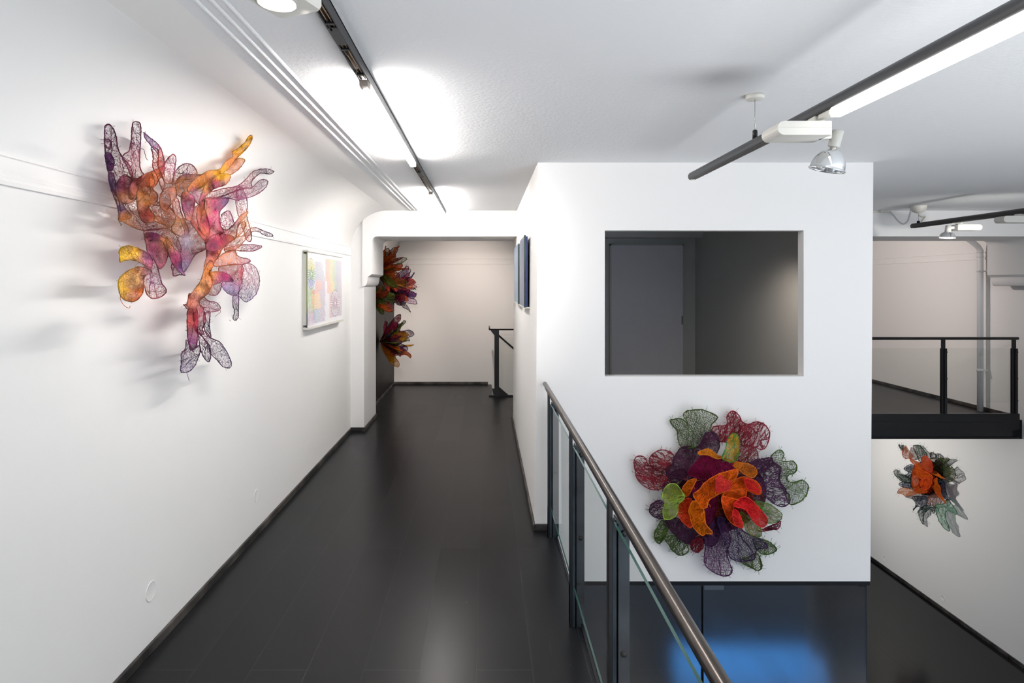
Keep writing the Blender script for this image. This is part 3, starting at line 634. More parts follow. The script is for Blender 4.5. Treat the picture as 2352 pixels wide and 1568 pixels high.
def inside(p, poly):
    x, y = p; c = False; j = len(poly)-1
    for i in range(len(poly)):
        a, b = poly[i], poly[j]
        if (a[1] > y) != (b[1] > y) and x < (b[0]-a[0])*(y-a[1])/(b[1]-a[1])+a[0]: c = not c
        j = i
    return c
def catmull_closed(p, step):
    n = len(p); out = []
    for i in range(n):
        a, b, c, d = [Vector(p[(i+k) % n]) for k in (-1, 0, 1, 2)]
        k = max(2, int((c-b).length/step))
        for j in range(k):
            t = j/k
            out.append(.5*((2*b)+(c-a)*t+(2*a-5*b+4*c-d)*t*t+(3*b-a-3*c+d)*t**3))
    return out
def setcol(me, cols):
    a = me.color_attributes.new('Col', 'FLOAT_COLOR', 'POINT')
    a.data.foreach_set('color', [v for c in cols for v in (c[0], c[1], c[2], 1.0)])
def petal(parent, poly, P, kind, colf, rng_, step, rim_r, rim_dark=.42, threads=6, fray=0, mpx=.003, rimcol=None, name='petal', label=None, core=None, strands=1):
    """poly: outline in picture units, P: maps (x, y) to the world, mpx: metres per unit for the weave."""
    out = catmull_closed(poly, step)
    wob = rng_.random()*100
    ccx = sum(p.x for p in out)/len(out); ccy = sum(p.y for p in out)/len(out)
    axis = (Vector((ccx, ccy))-Vector(core)).normalized() if core else None
    out = [p+Vector((noise.noise(Vector((p.x*.9/step, p.y*.9/step, wob)))*step*.28, noise.noise(Vector((p.x*.9/step, p.y*.9/step, wob+9)))*step*.28)) for p in out]
    n = len(out)
    xs = [p.x for p in out]; ys = [p.y for p in out]
    verts = [Vector((p.x, p.y)) for p in out]
    g = step*1.7; y = min(ys)+g*.5; row = 0
    ol = [(p.x, p.y) for p in out]
    while y < max(ys):
        x = min(xs)+(g*.5 if row % 2 else 0)
        while x < max(xs):
            if inside((x, y), ol) and min((Vector((x, y))-q).length_squared for q in out) > (g*.4)**2: verts.append(Vector((x, y)))
            x += g
        y += g*.87; row += 1
    vo, eo, fo, *_ = delaunay_2d_cdt(verts, [], [list(range(n))], 1, 1e-5)
    me = bpy.data.meshes.new(name); me.from_pydata([tuple(P(v.x, v.y)) for v in vo], [], fo); me.update()
    uv = me.uv_layers.new(name='UVMap'); rot = -math.atan2(axis.y, axis.x) if axis else rng_.uniform(-.6, .6); cr, sr = math.cos(rot), math.sin(rot)
    for l in me.loops:
        v = vo[l.vertex_index]; uv.data[l.index].uv = ((v.x*cr-v.y*sr)*mpx, (v.x*sr+v.y*cr)*mpx)
    setcol(me, [colf(v.x, v.y) for v in vo]); me.materials.append(FABS[kind])
    for f in me.polygons: f.use_smooth = True
    o = bpy.data.objects.new(name, me); COL.objects.link(o); o.parent = parent; o.matrix_parent_inverse = pmat(parent).inverted()
    if label: o['label'] = label
    # wire rim with knots, inner threads and frayed ends
    mb = MB(); cols = []
    def addt(path, r, seg, closed, dark):
        n0 = len(mb.v); pts3 = [P(q.x, q.y) for q in path]
        rr = [r*(.75+.6*abs(noise.noise(Vector((q.x*.6/step, q.y*.6/step, wob+33))))*1.6) for q in path]
        mb.tube(pts3, rr, seg, closed)
        for q in path:
            c = rimcol if rimcol is not None else colf(q.x, q.y)
            cols.extend([[v*dark for v in c]]*seg)
    addt(out, rim_r, 6, True, rim_dark)
    for e_ in range(strands):
        q0 = rng_.random()*90; amp_ = step*(.28+.22*e_)
        pth = [q+Vector((noise.noise(Vector((q.x*1.3/step, q.y*1.3/step, q0))), noise.noise(Vector((q.x*1.3/step, q.y*1.3/step, q0+9)))))*amp_ for q in out]
        addt(pth, rim_r*.45, 4, True, rim_dark*1.1)
    tries = 0; made = 0
    while made < threads and tries < threads*30:
        tries += 1; i = rng_.randrange(n); j = (i+rng_.randrange(n//5, n-n//5)) % n
        a, b = out[i], out[j]
        if axis and (b-a).length > 1e-6 and abs((b-a).normalized().dot(axis)) < .82: continue
        k = max(3, int((b-a).length/(step*.9)))
        ph = rng_.random()*50
        path = [a.lerp(b, t/k)+Vector((noise.noise(Vector((t*.45, ph, 0))), noise.noise(Vector((t*.45, ph, 7)))))*step*1.3*math.sin(PI*t/k) for t in range(k+1)]
        if all(inside((q.x, q.y), ol) for q in path[1:-1]):
            addt(path, rim_r*rng_.uniform(.25, .5), 4, False, rim_dark*1.15); made += 1
    for _ in range(fray):
        i = rng_.randrange(n); a = out[i]; t = (out[(i+1) % n]-out[i-1]).normalized(); nrm = Vector((t.y, -t.x)) * rng_.choice((-1, 1))
        d = (nrm+t*rng_.uniform(-1, 1)).normalized(); ln = step*rng_.uniform(.8, 2.4); ph = rng_.random()*50
        path = [a+d*ln*s_/4+Vector((noise.noise(Vector((s_*.5, ph, 0))), noise.noise(Vector((s_*.5, ph, 5)))))*step*.5*s_/4 for s_ in range(5)]
        addt(path, rim_r*.3, 3, False, rim_dark*1.1)
    r = mb.build('wire_rim', RIM, o, recalc=False); setcol(r.data, cols)
    return o
def parse(s): return [tuple(float(v) for v in q.split(',')) for q in s.split()]
def seedcol(seeds, pw=3.2):
    sd = [(x, y, lin(c)) for x, y, c in seeds]
    def f(x, y):
        W = 0; a = [0, 0, 0]
        for sx_, sy_, c in sd:
            w_ = 1/((((x-sx_)**2+(y-sy_)**2)**.5+12)**pw); W += w_
            for k in range(3): a[k] += c[k]*w_
        return [v/W for v in a]
    return f

# ------------------------------------------------------------------ sculpture 1: plum, pink and orange, left wall
# outlines in quarter-ish units of the traced drawing; z2() lifts the lower sheet into the same frame
def z2(s): return ' '.join('%g,%g' % (x*1.0623, y*1.0623+1470) for x, y in parse(s))
A = [  # kind, base distance from the wall, threads, outline
 ('n', .05, 8, "330,850 420,760 520,790 640,770 620,900 700,1060 900,1100 1010,1200 1140,1320 1140,1400 1080,1440 980,1400 900,1345 760,1360 640,1370 520,1330 400,1265 360,1255 380,1160 350,1000"),
 ('m', .05, 6, "240,740 290,720 330,850 370,960 400,1080 480,1170 500,1205 470,1235 400,1250 360,1252 355,1160 330,1060 270,900"),
 ('n', .07, 9, "205,190 265,185 318,280 345,440 395,540 480,640 515,760 480,860 430,950 360,1000 300,930 245,740 215,600 200,420 198,290"),
 ('n', .09, 9, "520,150 575,145 605,200 600,400 590,560 602,680 640,750 600,840 530,850 500,760 450,650 400,540 450,490 475,470 495,350 505,220"),
 ('m', .08, 5, "335,850 420,740 520,790 640,765 600,850 560,1000 470,1060 400,1060 350,980"),
 ('d', .14, 3, "208,500 250,490 300,570 295,660 255,700 225,630 205,550"),
 ('n', .12, 2, "205,340 245,350 275,390 270,430 235,440 205,410 195,370"),
 ('m', .10, 4, "640,268 700,320 785,385 830,450 865,560 868,640 830,690 800,640 800,520 740,440 690,375 652,325"),
 ('n', .12, 4, "722,430 800,460 800,560 805,660 850,760 880,870 845,910 800,780 742,655 745,540"),
 ('n', .06, 8, "930,535 965,512 995,530 1000,580 975,740 965,830 880,830 830,700 880,600"),
 ('n', .16, 8, "1060,635 1120,615 1180,630 1232,690 1235,740 1200,782 1110,797 1010,830 960,860 975,760 1010,680"),
 ('m', .13, 7, "850,920 920,880 1000,890 1005,980 930,1095 890,1150 835,1115 815,1020 835,960"),
 ('n', .10, 6, "700,1060 860,1060 960,1130 1000,1240 940,1340 860,1300 760,1260 700,1180"),
 ('d', .12, 4, "640,740 760,690 865,645 872,700 805,800 745,880 640,870 560,960 490,1020 472,940 500,840"),
 ('d', .17, 5, "625,800 720,720 758,820 740,900 792,960 785,1040 710,1080 700,1130 760,1200 745,1265 660,1278 600,1225 572,1130 560,1000 580,880"),
 ('m', .09, 6, "1010,800 1080,745 1200,735 1330,740 1380,700 1300,790 1180,870 1140,940 1200,1040 1070,1000 1000,940 1000,860"),
 ('m', .10, 6, "1690,560 1775,580 1705,680 1610,745 1510,800 1390,880 1290,1000 1260,1080 1200,1010 1140,940 1200,860 1400,800 1560,670"),
 ('d', .13, 4, "1855,300 1850,360 1790,450 1700,540 1600,660 1480,770 1400,830 1260,890 1140,930 1150,860 1250,765 1380,692 1490,682 1560,592 1640,535 1635,480 1690,455 1780,370 1820,310"),
 ('n', .10, 7, "1275,1020 1360,950 1520,900 1690,865 1790,785 1870,705 1980,675 2070,685 2100,710 2060,732 1960,722 1895,765 1845,835 1860,885 1730,905 1600,955 1450,995 1330,1005"),
 ('n', .13, 7, "1330,1005 1500,990 1640,930 1760,892 1850,885 1890,850 1960,798 2020,800 2035,840 1990,905 1880,975 1760,1012 1680,1025 1560,1000 1400,1012"),
 ('d', .18, 4, "1600,730 1615,770 1560,850 1450,890 1360,950 1300,1030 1260,1055 1290,960 1330,860 1420,790 1500,742"),
 ('n', .08, 5, "1690,890 1740,880 1780,960 1805,1060 1800,1200 1850,1400 1842,1490 1790,1460 1725,1260 1690,1150 1675,1000"),
 ('m', .10, 8, "1060,1240 1180,1260 1280,1380 1340,1500 1330,1580 1240,1620 1180,1700 1090,1838 1040,1800 1052,1650 1010,1540 1030,1440 1100,1400"),
 ('d', .14, 6, "1250,1080 1330,1010 1450,1010 1590,1010 1560,1080 1495,1160 1500,1320 1540,1380 1420,1420 1340,1495 1250,1390 1170,1270 1200,1130"),
 ('m', .20, 3, "1255,1100 1322,1015 1330,1130 1380,1330 1362,1430 1300,1400 1240,1250"),
 ('d', .19, 4, "1070,950 1100,922 1150,950 1212,1005 1200,1120 1170,1255 1120,1245 1080,1140 1060,1010"),
 ('n', .20, 6, "980,1010 1025,1012 1060,1170 1130,1320 1142,1400 1080,1440 1000,1405 950,1340 1000,1240 962,1100"),
 ('n', .12, 5, "1515,1190 1590,1145 1620,1180 1652,1270 1655,1310 1560,1362 1512,1330 1505,1260"),
 ('m', .15, 6, "1540,1390 1660,1290 1720,1210 1805,1150 1792,1200 1700,1310 1680,1440 1600,1500 1500,1570 1430,1600 1340,1570 1370,1490"),
 ('n', .10, 6, "1650,1460 1760,1420 1830,1350 1900,1335 1960,1360 2080,1410 2085,1432 2020,1432 1930,1382 1860,1382 1800,1450 1700,1560 1600,1610 1540,1580"),
 ('n', .18, 4, "1680,1440 1700,1320 1762,1265 1785,1300 1750,1380"),
 ('n', .12, 7, "640,1380 760,1350 900,1345 980,1400 1040,1500 1060,1600 950,1640 880,1560 840,1480 700,1480"),
 ('d', .10, 5, z2("610,-60 700,-70 800,-30 860,30 862,130 840,230 800,290 765,310 720,230 690,170 640,130 625,40")),
 ('d', .14, 4, z2("840,-20 920,90 985,150 1002,250 1010,330 1040,380 990,350 905,250 860,120")),
 ('n', .08, 4, z2("915,235 970,300 1005,365 1035,380 980,372 920,385 905,330 890,285")),
 ('d', .12, 6, z2("1260,0 1400,-60 1560,-20 1450,80 1400,160 1340,260 1300,350 1250,400 1240,300 1265,180 1262,80")),
 ('n', .14, 5, z2("1460,105 1540,72 1700,52 1850,72 1760,120 1650,122 1560,112")),
 ('m', .12, 6, z2("1400,180 1550,105 1600,175 1715,208 1722,240 1620,262 1480,270 1400,280 1340,270")),
 ('n', .06, 9, z2("1640,275 1720,255 1790,300 1825,400 1820,500 1780,590 1690,660 1640,630 1600,580 1640,500 1630,400")),
 ('m', .10, 7, z2("1400,290 1500,268 1640,272 1642,400 1600,570 1550,592 1470,552 1425,480 1445,420 1400,350")),
 ('d', .16, 4, z2("1300,350 1440,345 1510,385 1552,440 1450,440 1350,470 1310,440")),
 ('n', .09, 6, z2("1550,590 1602,600 1605,700 1600,800 1580,855 1545,840 1560,760 1545,690")),
 ('n', .07, 4, z2("1300,500 1420,460 1410,540 1360,590 1290,577")),
 ('d', .18, 7, z2("1345,260 1300,350 1330,420 1320,500 1270,580 1200,640 1150,720 1100,730 1060,690 1085,600 1130,540 1200,440 1240,340 1300,220")),
 ('m', .12, 3, z2("1082,570 1105,600 1105,680 1072,740 1040,705 1018,690 1058,680")),
 ('n', .08, 6, z2("1190,640 1220,592 1290,652 1360,662 1412,710 1400,750 1320,765 1240,775 1200,710")),
 ('n', .06, 6, z2("1240,780 1302,768 1295,900 1310,1035 1262,1000 1235,900")),
 ('m', .13, 6, z2("1150,720 1200,690 1245,770 1250,880 1222,950 1242,1000 1180,1000 1140,940 1130,800")),
 ('d', .15, 6, z2("1070,740 1150,720 1172,800 1170,1000 1160,1115 1100,1170 1070,1060 1060,900")),
 ('n', .08, 9, z2("1050,1060 1090,1110 1120,1160 1190,1120 1197,1190 1150,1320 1090,1390 1020,1410 990,1380 1000,1280 1000,1210 1045,1150")),
 ('n', .12, 7, z2("1190,1100 1180,980 1240,1050 1300,1130 1305,1270 1280,1295 1240,1250 1200,1160")),
 ('n', .10, 9, z2("1140,950 1260,980 1310,1040 1400,1080 1450,1140 1500,1230 1530,1310 1510,1360 1440,1345 1380,1280 1310,1210 1290,1140 1220,1030")),
 ('n', .10, 8, z2("690,200 730,250 770,380 790,460 840,530 822,580 760,615 700,625 640,590 615,520 600,450 620,380 680,340 650,240")),
 ('d', .13, 5, z2("345,110 380,80 440,65 520,85 640,140 692,200 690,290 660,320 580,250 480,215 390,220 355,237 345,180")),
 ('d', .16, 5, z2("560,290 640,300 685,340 605,385 602,470 590,560 540,630 480,657 400,640 350,580 330,480 345,410 420,340 500,300")),
]
SEED1 = [(230,250,'#75305a'),(250,590,'#4a2050'),(290,850,'#7c5a92'),(380,1120,'#8c6a90'),(550,250,'#7e3658'),(550,600,'#c05878'),(400,850,'#c8627c'),(420,1000,'#e89a66'),(430,1220,'#ee9c4c'),(700,370,'#805490'),(800,600,'#d0503f'),(760,760,'#e07a44'),(650,1000,'#b8722a'),(660,1200,'#9a4038'),(950,650,'#c8709a'),(1120,690,'#7a5070'),(900,1000,'#ee9a78'),(850,1250,'#e8883c'),(1000,1300,'#f0ac70'),(1100,850,'#f0a050'),(1750,450,'#ffc018'),(1500,740,'#ffc030'),(1300,860,'#f8b050'),(1230,960,'#c87098'),(1450,850,'#a83458'),(1650,620,'#f09858'),(1700,880,'#a84068'),(2000,700,'#663458'),(1990,860,'#7a3060'),(1130,1100,'#8a4068'),(1400,1250,'#d8487a'),(1310,1150,'#f09468'),(1450,1100,'#b84074'),(1560,1060,'#6a4074'),(1300,1400,'#ee7a62'),(1130,1500,'#a8a0c0'),(1090,1750,'#8a70a8'),(1590,1250,'#b85a88'),(1760,1000,'#a85080'),(1810,1250,'#f8a868'),(1700,1450,'#f09058'),(1500,1480,'#c84a68'),(2000,1400,'#63305a'),(760,1420,'#8a3468'),(900,1480,'#f0a468')]
SEED1 += [(x*1.0623, y*1.0623+1470, c) for x, y, c in [(700,100,'#b04068'),(950,220,'#b03c68'),(1350,60,'#a84070'),(1450,150,'#f08040'),(1300,350,'#f8a058'),(1220,500,'#ffb468'),(1500,220,'#e07a40'),(1750,80,'#a85078'),(1600,350,'#d8606a'),(1500,520,'#a888c8'),(1720,350,'#d8a0b8'),(1700,600,'#7a5098'),(1570,750,'#4a2a4a'),(1450,400,'#b03a70'),(1100,640,'#e88a70'),(1110,850,'#c84440'),(1200,850,'#c84060'),(1350,700,'#c06088'),(1280,900,'#4c3060'),(1100,1100,'#8a3070'),(1050,1300,'#6f5088'),(1280,1200,'#5a3260'),(1450,1200,'#5f4478'),(380,120,'#ffd020'),(500,140,'#f8c038'),(650,180,'#d070a0'),(350,500,'#ffc828'),(480,450,'#ffc468'),(560,580,'#f88030'),(720,450,'#d088b8'),(770,580,'#c85068')]]
def P1(base, wob, amp=.045):
    def f(x, y):
        px, py = 200+x/4.9, 250+y/4.9
        off = base*1.2+amp*noise.noise(Vector((x/260, y/260, wob)))+.03*noise.noise(Vector((x/110, y/110, wob+5)))+.035*(.5-abs(noise.noise(Vector((x/120, y/150, wob+11)))))
        off = max(off, .012); cx_, cz_ = XL+R, ZC-R
        for _ in range(40):                                # stay in front of the cove
            p = on_x(px, py, XL+off)
            if p.z < cz_ or p.x > cx_ and p.z < ZC-.02 or p.z >= cz_ and p.x <= cx_ and math.hypot(p.x-cx_, p.z-cz_) < R-.02: break
            off += .015
        return p
    return f
sc1 = empty('wall_sculpture', (XL, 3.2, 1.9), 'large plum, pink and orange gauze sculpture of wired petals high on the left wall', 'sculpture')
rg = random.Random(3); cf1 = seedcol(SEED1)
for i, (k, base, th, s) in enumerate(A):
    petal(sc1, parse(s), P1(base, i*3.7), k, cf1, rg, 20, .0024, .38, th, 6, .0006, strands=2)
def thread(parent, pts, P, r, col, name='loose_thread'):
    pp = smooth([Vector((x, y, 0)) for x, y in pts], 6); m = MB(); m.tube([P(q.x, q.y) for q in pp], r, 5)
    o = m.build(name, RIM, parent, recalc=False); setcol(o.data, [lin(col)]*len(m.v))
F1 = P1(.10, 2)
for s, c in (("600,450 635,455 650,500 665,555 685,578", '#4a2a40'), ("375,2105 375,2140 400,2190 440,2230 475,2240 485,2215", '#c8683a'), ("1118,2960 1135,3010 1150,3060", '#5a3a60'), ("1500,2265 1500,2290 1470,2310 1440,2340", '#8a4060'), ("220,185 235,168 262,175", '#4a2040'), ("2080,1425 2105,1455", '#4a2040'), ("2095,700 2112,704", '#4a2040'), ("1600,2375 1620,2390", '#4a2040'), ("355,1270 380,1290 378,1312 392,1300", '#4a4030')):
    thread(sc1, parse(s), F1, .0011, c)

# ------------------------------------------------------------------ sculpture 2: big red and orange flower on the cabin front
B = [
 ('D', .06, 26, 10, '#6a2848', '#4a1a34', "560,640 700,520 940,560 1120,640 1180,800 1130,960 960,1080 780,1120 620,1060 500,960 470,820"),
 ('D', .09, 18, 8, '#8a3c24', '#7a2c20', "700,760 860,720 1010,740 1080,860 1040,980 900,1010 760,980 690,880"),
 ('r', .07, 20, 12, '#6a2c48', '#4a1c38', "380,700 480,620 620,640 640,760 560,860 440,880 360,800"),
 ('g', .05, 8, 14, '#66803a', '#46582a', "415,225 500,215 560,250 522,190 545,155 650,140 700,150 795,200 742,270 745,330 700,400 620,440 510,445 478,380 470,310 440,270"),
 ('r', .05, 22, 16, '#a82a3c', '#8a1a2c', "750,300 790,272 870,262 872,190 920,152 968,190 985,232 1040,258 1100,238 1170,260 1212,320 1200,400 1160,460 1080,440 980,425 850,400 785,380"),
 ('r', .08, 14, 6, '#9a5a48', '#7a2a34', "960,440 1100,455 1108,560 1000,565 930,530"),
 ('r', .05, 20, 16, '#b04048', '#862030', "128,545 160,510 210,520 242,585 262,510 340,465 430,488 450,560 410,620 392,690 340,775 260,778 190,740 150,690 132,610"),
 ('g', .06, 6, 14, '#6c8a4a', '#486228', "1225,510 1290,462 1330,500 1310,552 1400,555 1432,600 1418,645 1362,665 1350,700 1400,725 1470,705 1522,750 1500,830 1450,880 1370,895 1330,800 1285,700 1290,620 1240,560"),
 ('r', .09, 18, 10, '#765070', '#4e2a4c', "1060,560 1130,540 1215,525 1245,560 1300,610 1290,700 1340,780 1375,870 1320,918 1240,890 1170,820 1140,740 1100,680 1080,620"),
 ('r', .12, 10, 8, '#663a5e', '#46223e', "1060,580 1160,540 1230,530 1225,590 1150,640 1100,640"),
 ('r', .05, 12, 10, '#6a3a5a', '#44203c', "260,905 320,868 372,890 402,960 372,1012 290,1000 252,960"),
 ('r', .04, 10, 14, '#6a8a4a', '#465c24', "350,1030 402,1060 380,1150 330,1212 298,1190 290,1130 320,1075"),
 ('r', .04, 10, 14, '#5a7a3c', '#445626', "370,1165 450,1150 520,1190 565,1270 500,1308 440,1270 400,1215"),
 ('D', .05, 24, 20, '#5a3050', '#3a1c34', "380,990 600,1040 800,960 810,1150 745,1235 640,1190 560,1215 480,1165 410,1090"),
 ('r', .06, 14, 8, '#9a2838', '#801c2c', "590,1200 650,1165 682,1230 640,1282 590,1262"),
 ('D', .07, 16, 14, '#683a58', '#46223c', "450,520 500,450 570,430 640,440 700,330 780,330 810,430 760,520 620,560 600,640 560,705 480,690 398,682 390,640 430,580"),
 ('g', .07, 9, 14, '#8a5c8e', '#5a2c58', "700,1130 800,1000 860,1080 900,1180 870,1280 890,1360 912,1440 860,1472 780,1450 710,1400 688,1350 700,1240"),
 ('g', .10, 9, 14, '#66507e', '#40284e', "800,1000 900,1040 1030,1130 1140,1180 1200,1240 1110,1260 1090,1335 980,1355 900,1330 870,1250 820,1130"),
 ('g', .07, 9, 12, '#6a8a3c', '#465e22', "980,1345 1040,1320 1110,1290 1152,1390 1120,1428 1050,1400 1000,1372"),
 ('g', .07, 8, 14, '#7c9448', '#44602a', "1080,1180 1180,1185 1268,1258 1190,1300 1120,1272"),
 ('m', .10, 8, 3, '#9a9458', '#5a8a34', "1090,880 1180,888 1250,920 1312,980 1292,1030 1230,1050 1180,1042 1120,980"),
 ('r', .08, 10, 4, '#8a2a48', '#701c34', "1120,1110 1200,1080 1290,1040 1302,1046 1280,1092 1220,1104 1150,1114"),
 ('m', .12, 6, 2, '#c08a30', '#5a8a34', "975,960 1050,1010 1130,1060 1147,1150 1100,1162 1040,1130 1000,1050"),
 ('d', .15, 10, 3, '#8c1f4c', '#7a1838', "556,645 620,560 680,490 760,520 860,530 920,560 942,640 860,690 760,705 660,695 580,672"),
 ('d', .13, 6, 3, '#80204c', '#641838', "578,785 640,712 730,700 800,720 790,860 740,1010 700,1080 690,930 620,830"),
 ('d', .16, 5, 2, '#ee8a1c', '#e0861c', "640,485 700,455 740,462 795,505 850,520 790,535 720,505 650,500"),
 ('m', .20, 8, 3, '#f4b838', '#2f8a38', "830,520 862,440 880,365 920,330 958,350 972,430 952,535 900,562 850,545"),
 ('m', .18, 9, 3, '#e88424', '#e07a1c', "880,545 960,560 1040,575 1098,605 1110,650 1080,685 1020,665 960,622 900,575"),
 ('d', .16, 4, 2, '#e4701c', '#ee7a18', "510,782 560,712 625,698 592,770 562,830 530,835"),
 ('m', .22, 8, 3, '#a8b848', '#9cc04c', "350,830 392,748 460,740 512,800 532,850 480,900 478,960 430,1010 372,1018 357,950 375,880"),
 ('d', .17, 7, 2, '#e0461c', '#f04a22', "478,905 560,850 602,900 592,1080 540,1060 490,1005"),
 ('d', .19, 8, 2, '#ea7414', '#ff8a1a', "568,925 612,868 680,930 702,1060 740,1100 752,1132 700,1132 672,1150 602,1082 570,980"),
 ('d', .15, 5, 2, '#8a1e48', '#7a1838', "690,920 780,860 792,930 742,1040 692,1050"),
 ('d', .18, 8, 2, '#e4601a', '#f46a1c', "830,835 870,780 940,700 1010,680 1092,708 1142,770 1132,822 1088,812 1030,790 1020,832 940,862 860,855"),
 ('m', .21, 4, 2, '#ec3434', '#f03030', "1010,700 1070,705 1130,760 1128,815 1080,790 1030,770"),
 ('d', .20, 8, 2, '#e8521a', '#ff6a20', "830,842 900,850 962,872 920,930 940,970 992,1062 980,1088 900,1042 850,960"),
 ('d', .24, 9, 2, '#ea2c30', '#ff3434', "920,902 1000,840 1062,862 1130,930 1192,1010 1187,1060 1140,1082 1080,1030 1020,942 960,925"),
 ('m', .22, 4, 2, '#ee2f36', '#f83838', "925,935 960,960 1000,1060 985,1090 930,1050 915,980"),
 ('d', .30, 9, 3, '#ec6a14', '#f8741a', "598,822 640,790 700,722 790,662 860,640 950,622 946,680 900,722 880,780 800,820 722,870 712,922 668,932 640,890"),
 ('d', .34, 6, 2, '#f04a3c', '#e03040', "780,765 790,692 820,668 850,700 902,722 890,782 840,792 790,802"),
]
def P2(base, wob, cx=770, cy=780, lift=.05):
    def f(x, y):
        px, py = 1420+x/3.485, 900+y/3.485
        d = math.hypot(x-cx, y-cy)/650
        off = base*(1.15-.25*d)+.06*noise.noise(Vector((x/170, y/170, wob)))+.03*noise.noise(Vector((x/70, y/70, wob+5)))+.05*(.4-abs(noise.noise(Vector((math.atan2(y-cy, x-cx)*4.5, d*.8, wob+11)))))
        return at(px, py, BY0-max(off, .014))
    return f
sc2 = empty('wall_sculpture', (1.5, BY0, .2), 'big ragged gauze flower in red, orange, plum and green on the white cabin front', 'sculpture')
rg = random.Random(11)
for i, (k, base, th, fr_, cfill, crim, s) in enumerate(B):
    c1, c2 = lin(cfill), lin(crim)
    def cf(x, y, c1=c1, c2=c2, i=i):
        t = noise.noise(Vector((x/110, y/110, i*7.1)))*.5+.5; t = t*t*(3-2*t)
        return [a*(1-t*.55)+b*t*.55 for a, b in zip(c1, c2)]
    petal(sc2, parse(s), P2(base, i*4.3), k, cf, rg, 17, .0027 if k in 'dm' else .0036, .8, th*(3 if k == 'r' else 2), fr_*4, .00084, rimcol=c2, core=(770, 780), strands=1 if k in 'dm' else 3)

# ------------------------------------------------------------------ sculpture 3: orange and navy flower on the lower right wall
Cc = [
 ('D', .06, 12, 4, '#4a3420', '#2a1c18', "470,440 640,380 780,420 880,560 860,720 760,860 600,880 450,820 400,700 420,560"),
 ('d', .10, 12, 4, '#c85a24', '#b84416', "450,480 600,430 720,520 800,640 760,800 640,870 500,840 420,740 430,600"),
 ('d', .13, 8, 3, '#cc5e20', '#c44c18', "520,560 640,520 760,620 740,760 640,820 520,780 470,670"),
 ('g', .05, 8, 12, '#4a6a4a', '#1c3426', "445,150 540,150 600,215 645,285 600,390 535,385 490,290 445,200"),
 ('g', .04, 8, 12, '#5a6a76', '#1e2c3c', "300,490 420,430 480,520 470,620 440,705 370,650 320,590 375,560"),
 ('g', .05, 8, 12, '#567060', '#1c3426', "150,540 200,510 235,575 330,595 440,690 280,690 185,612"),
 ('g', .05, 6, 10, '#4c5a78', '#18203a', "230,720 330,690 440,735 530,760 420,790 262,765"),
 ('r', .05, 8, 12, '#2a4a34', '#183020', "220,142 262,152 292,200 300,240 262,215"),
 ('m', .10, 5, 2, '#b0785c', '#b0502c', "278,250 320,160 362,205 440,312 400,335 320,342 282,300"),
 ('r', .08, 8, 6, '#20283c', '#10142a', "690,262 750,260 802,320 712,332"),
 ('m', .07, 8, 10, '#5a6a38', '#34421c', "700,345 800,340 965,338 980,372 905,432 900,500 760,500 700,420"),
 ('n', .08, 10, 10, '#6c7a40', '#3a4a1c', "900,440 930,480 990,440 1050,512 1080,580 1050,650 980,692 905,640 850,560"),
 ('g', .05, 8, 10, '#3c4a66', '#18203a', "420,925 560,910 650,925 640,1030 560,1080 510,1060 440,1120 482,1020"),
 ('g', .05, 8, 14, '#3c5a56', '#1c3a26', "520,1130 560,1080 650,1045 760,1060 755,1172 690,1100 600,1190 600,1332 545,1262"),
 ('n', .08, 8, 3, '#b08878', '#8a4030', "680,900 750,868 850,890 882,950 830,1032 740,1042 658,1010"),
 ('m', .09, 4, 2, '#48688a', '#1c3450', "785,690 900,690 922,780 942,880 1000,962 940,962 870,880 860,780"),
 ('m', .11, 6, 2, '#8ccaa8', '#3a6a4a', "788,1030 900,1022 950,950 1010,1012 1100,1165 1060,1172 990,1132 930,1140 922,1222 990,1400 970,1430 890,1372 820,1262 790,1130"),
 ('m', .14, 6, 2, '#d09a60', '#c8602c', "200,860 262,790 340,788 440,820 492,870 430,890 322,912 290,882"),
 ('d', .16, 5, 2, '#d8642a', '#c84c18', "440,810 560,780 680,790 640,852 520,872 460,852"),
 ('d', .17, 6, 2, '#c86c30', '#cc4c14', "390,332 450,370 560,422 725,580 730,640 640,560 560,540 470,450 402,382"),
 ('d', .19, 6, 2, '#d0683c', '#e03424', "562,420 580,330 620,300 660,330 722,400 732,520 692,552 602,490"),
 ('d', .20, 7, 2, '#d8601c', '#e0561a', "490,480 600,520 722,600 732,652 640,662 540,640 488,560"),
 ('d', .22, 8, 2, '#e05a1e', '#e0481a', "540,690 640,640 722,680 702,760 622,822 560,762"),
 ('m', .20, 5, 2, '#d89878', '#d0481e', "414,640 450,600 500,610 532,680 500,750 450,742"),
 ('d', .16, 3, 1, '#e08020', '#d8661a', "700,520 790,545 850,600 935,655 825,618 735,570"),
 ('d', .18, 6, 2, '#dc6c1a', '#d05414', "740,680 802,630 805,700 850,780 862,880 932,1015 860,952 780,862 738,770"),
 ('d', .10, 4, 2, '#241c20', '#141014', "640,600 760,590 780,660 740,780 690,760"),
]
def P3(base, wob):
    def f(x, y):
        px, py = 2030+x/6.53, 1000+y/6.53
        off = base*.85+.035*noise.noise(Vector((x/200, y/200, wob)))+.02*noise.noise(Vector((x/70, y/70, wob+5)))
        return on_x(px, py, XR-max(off, .014))
    return f
sc3 = empty('wall_sculpture', (XR, 9.0, -1.4), 'orange, navy and mint gauze flower on the lower right wall under the gallery', 'sculpture')
rg = random.Random(21)
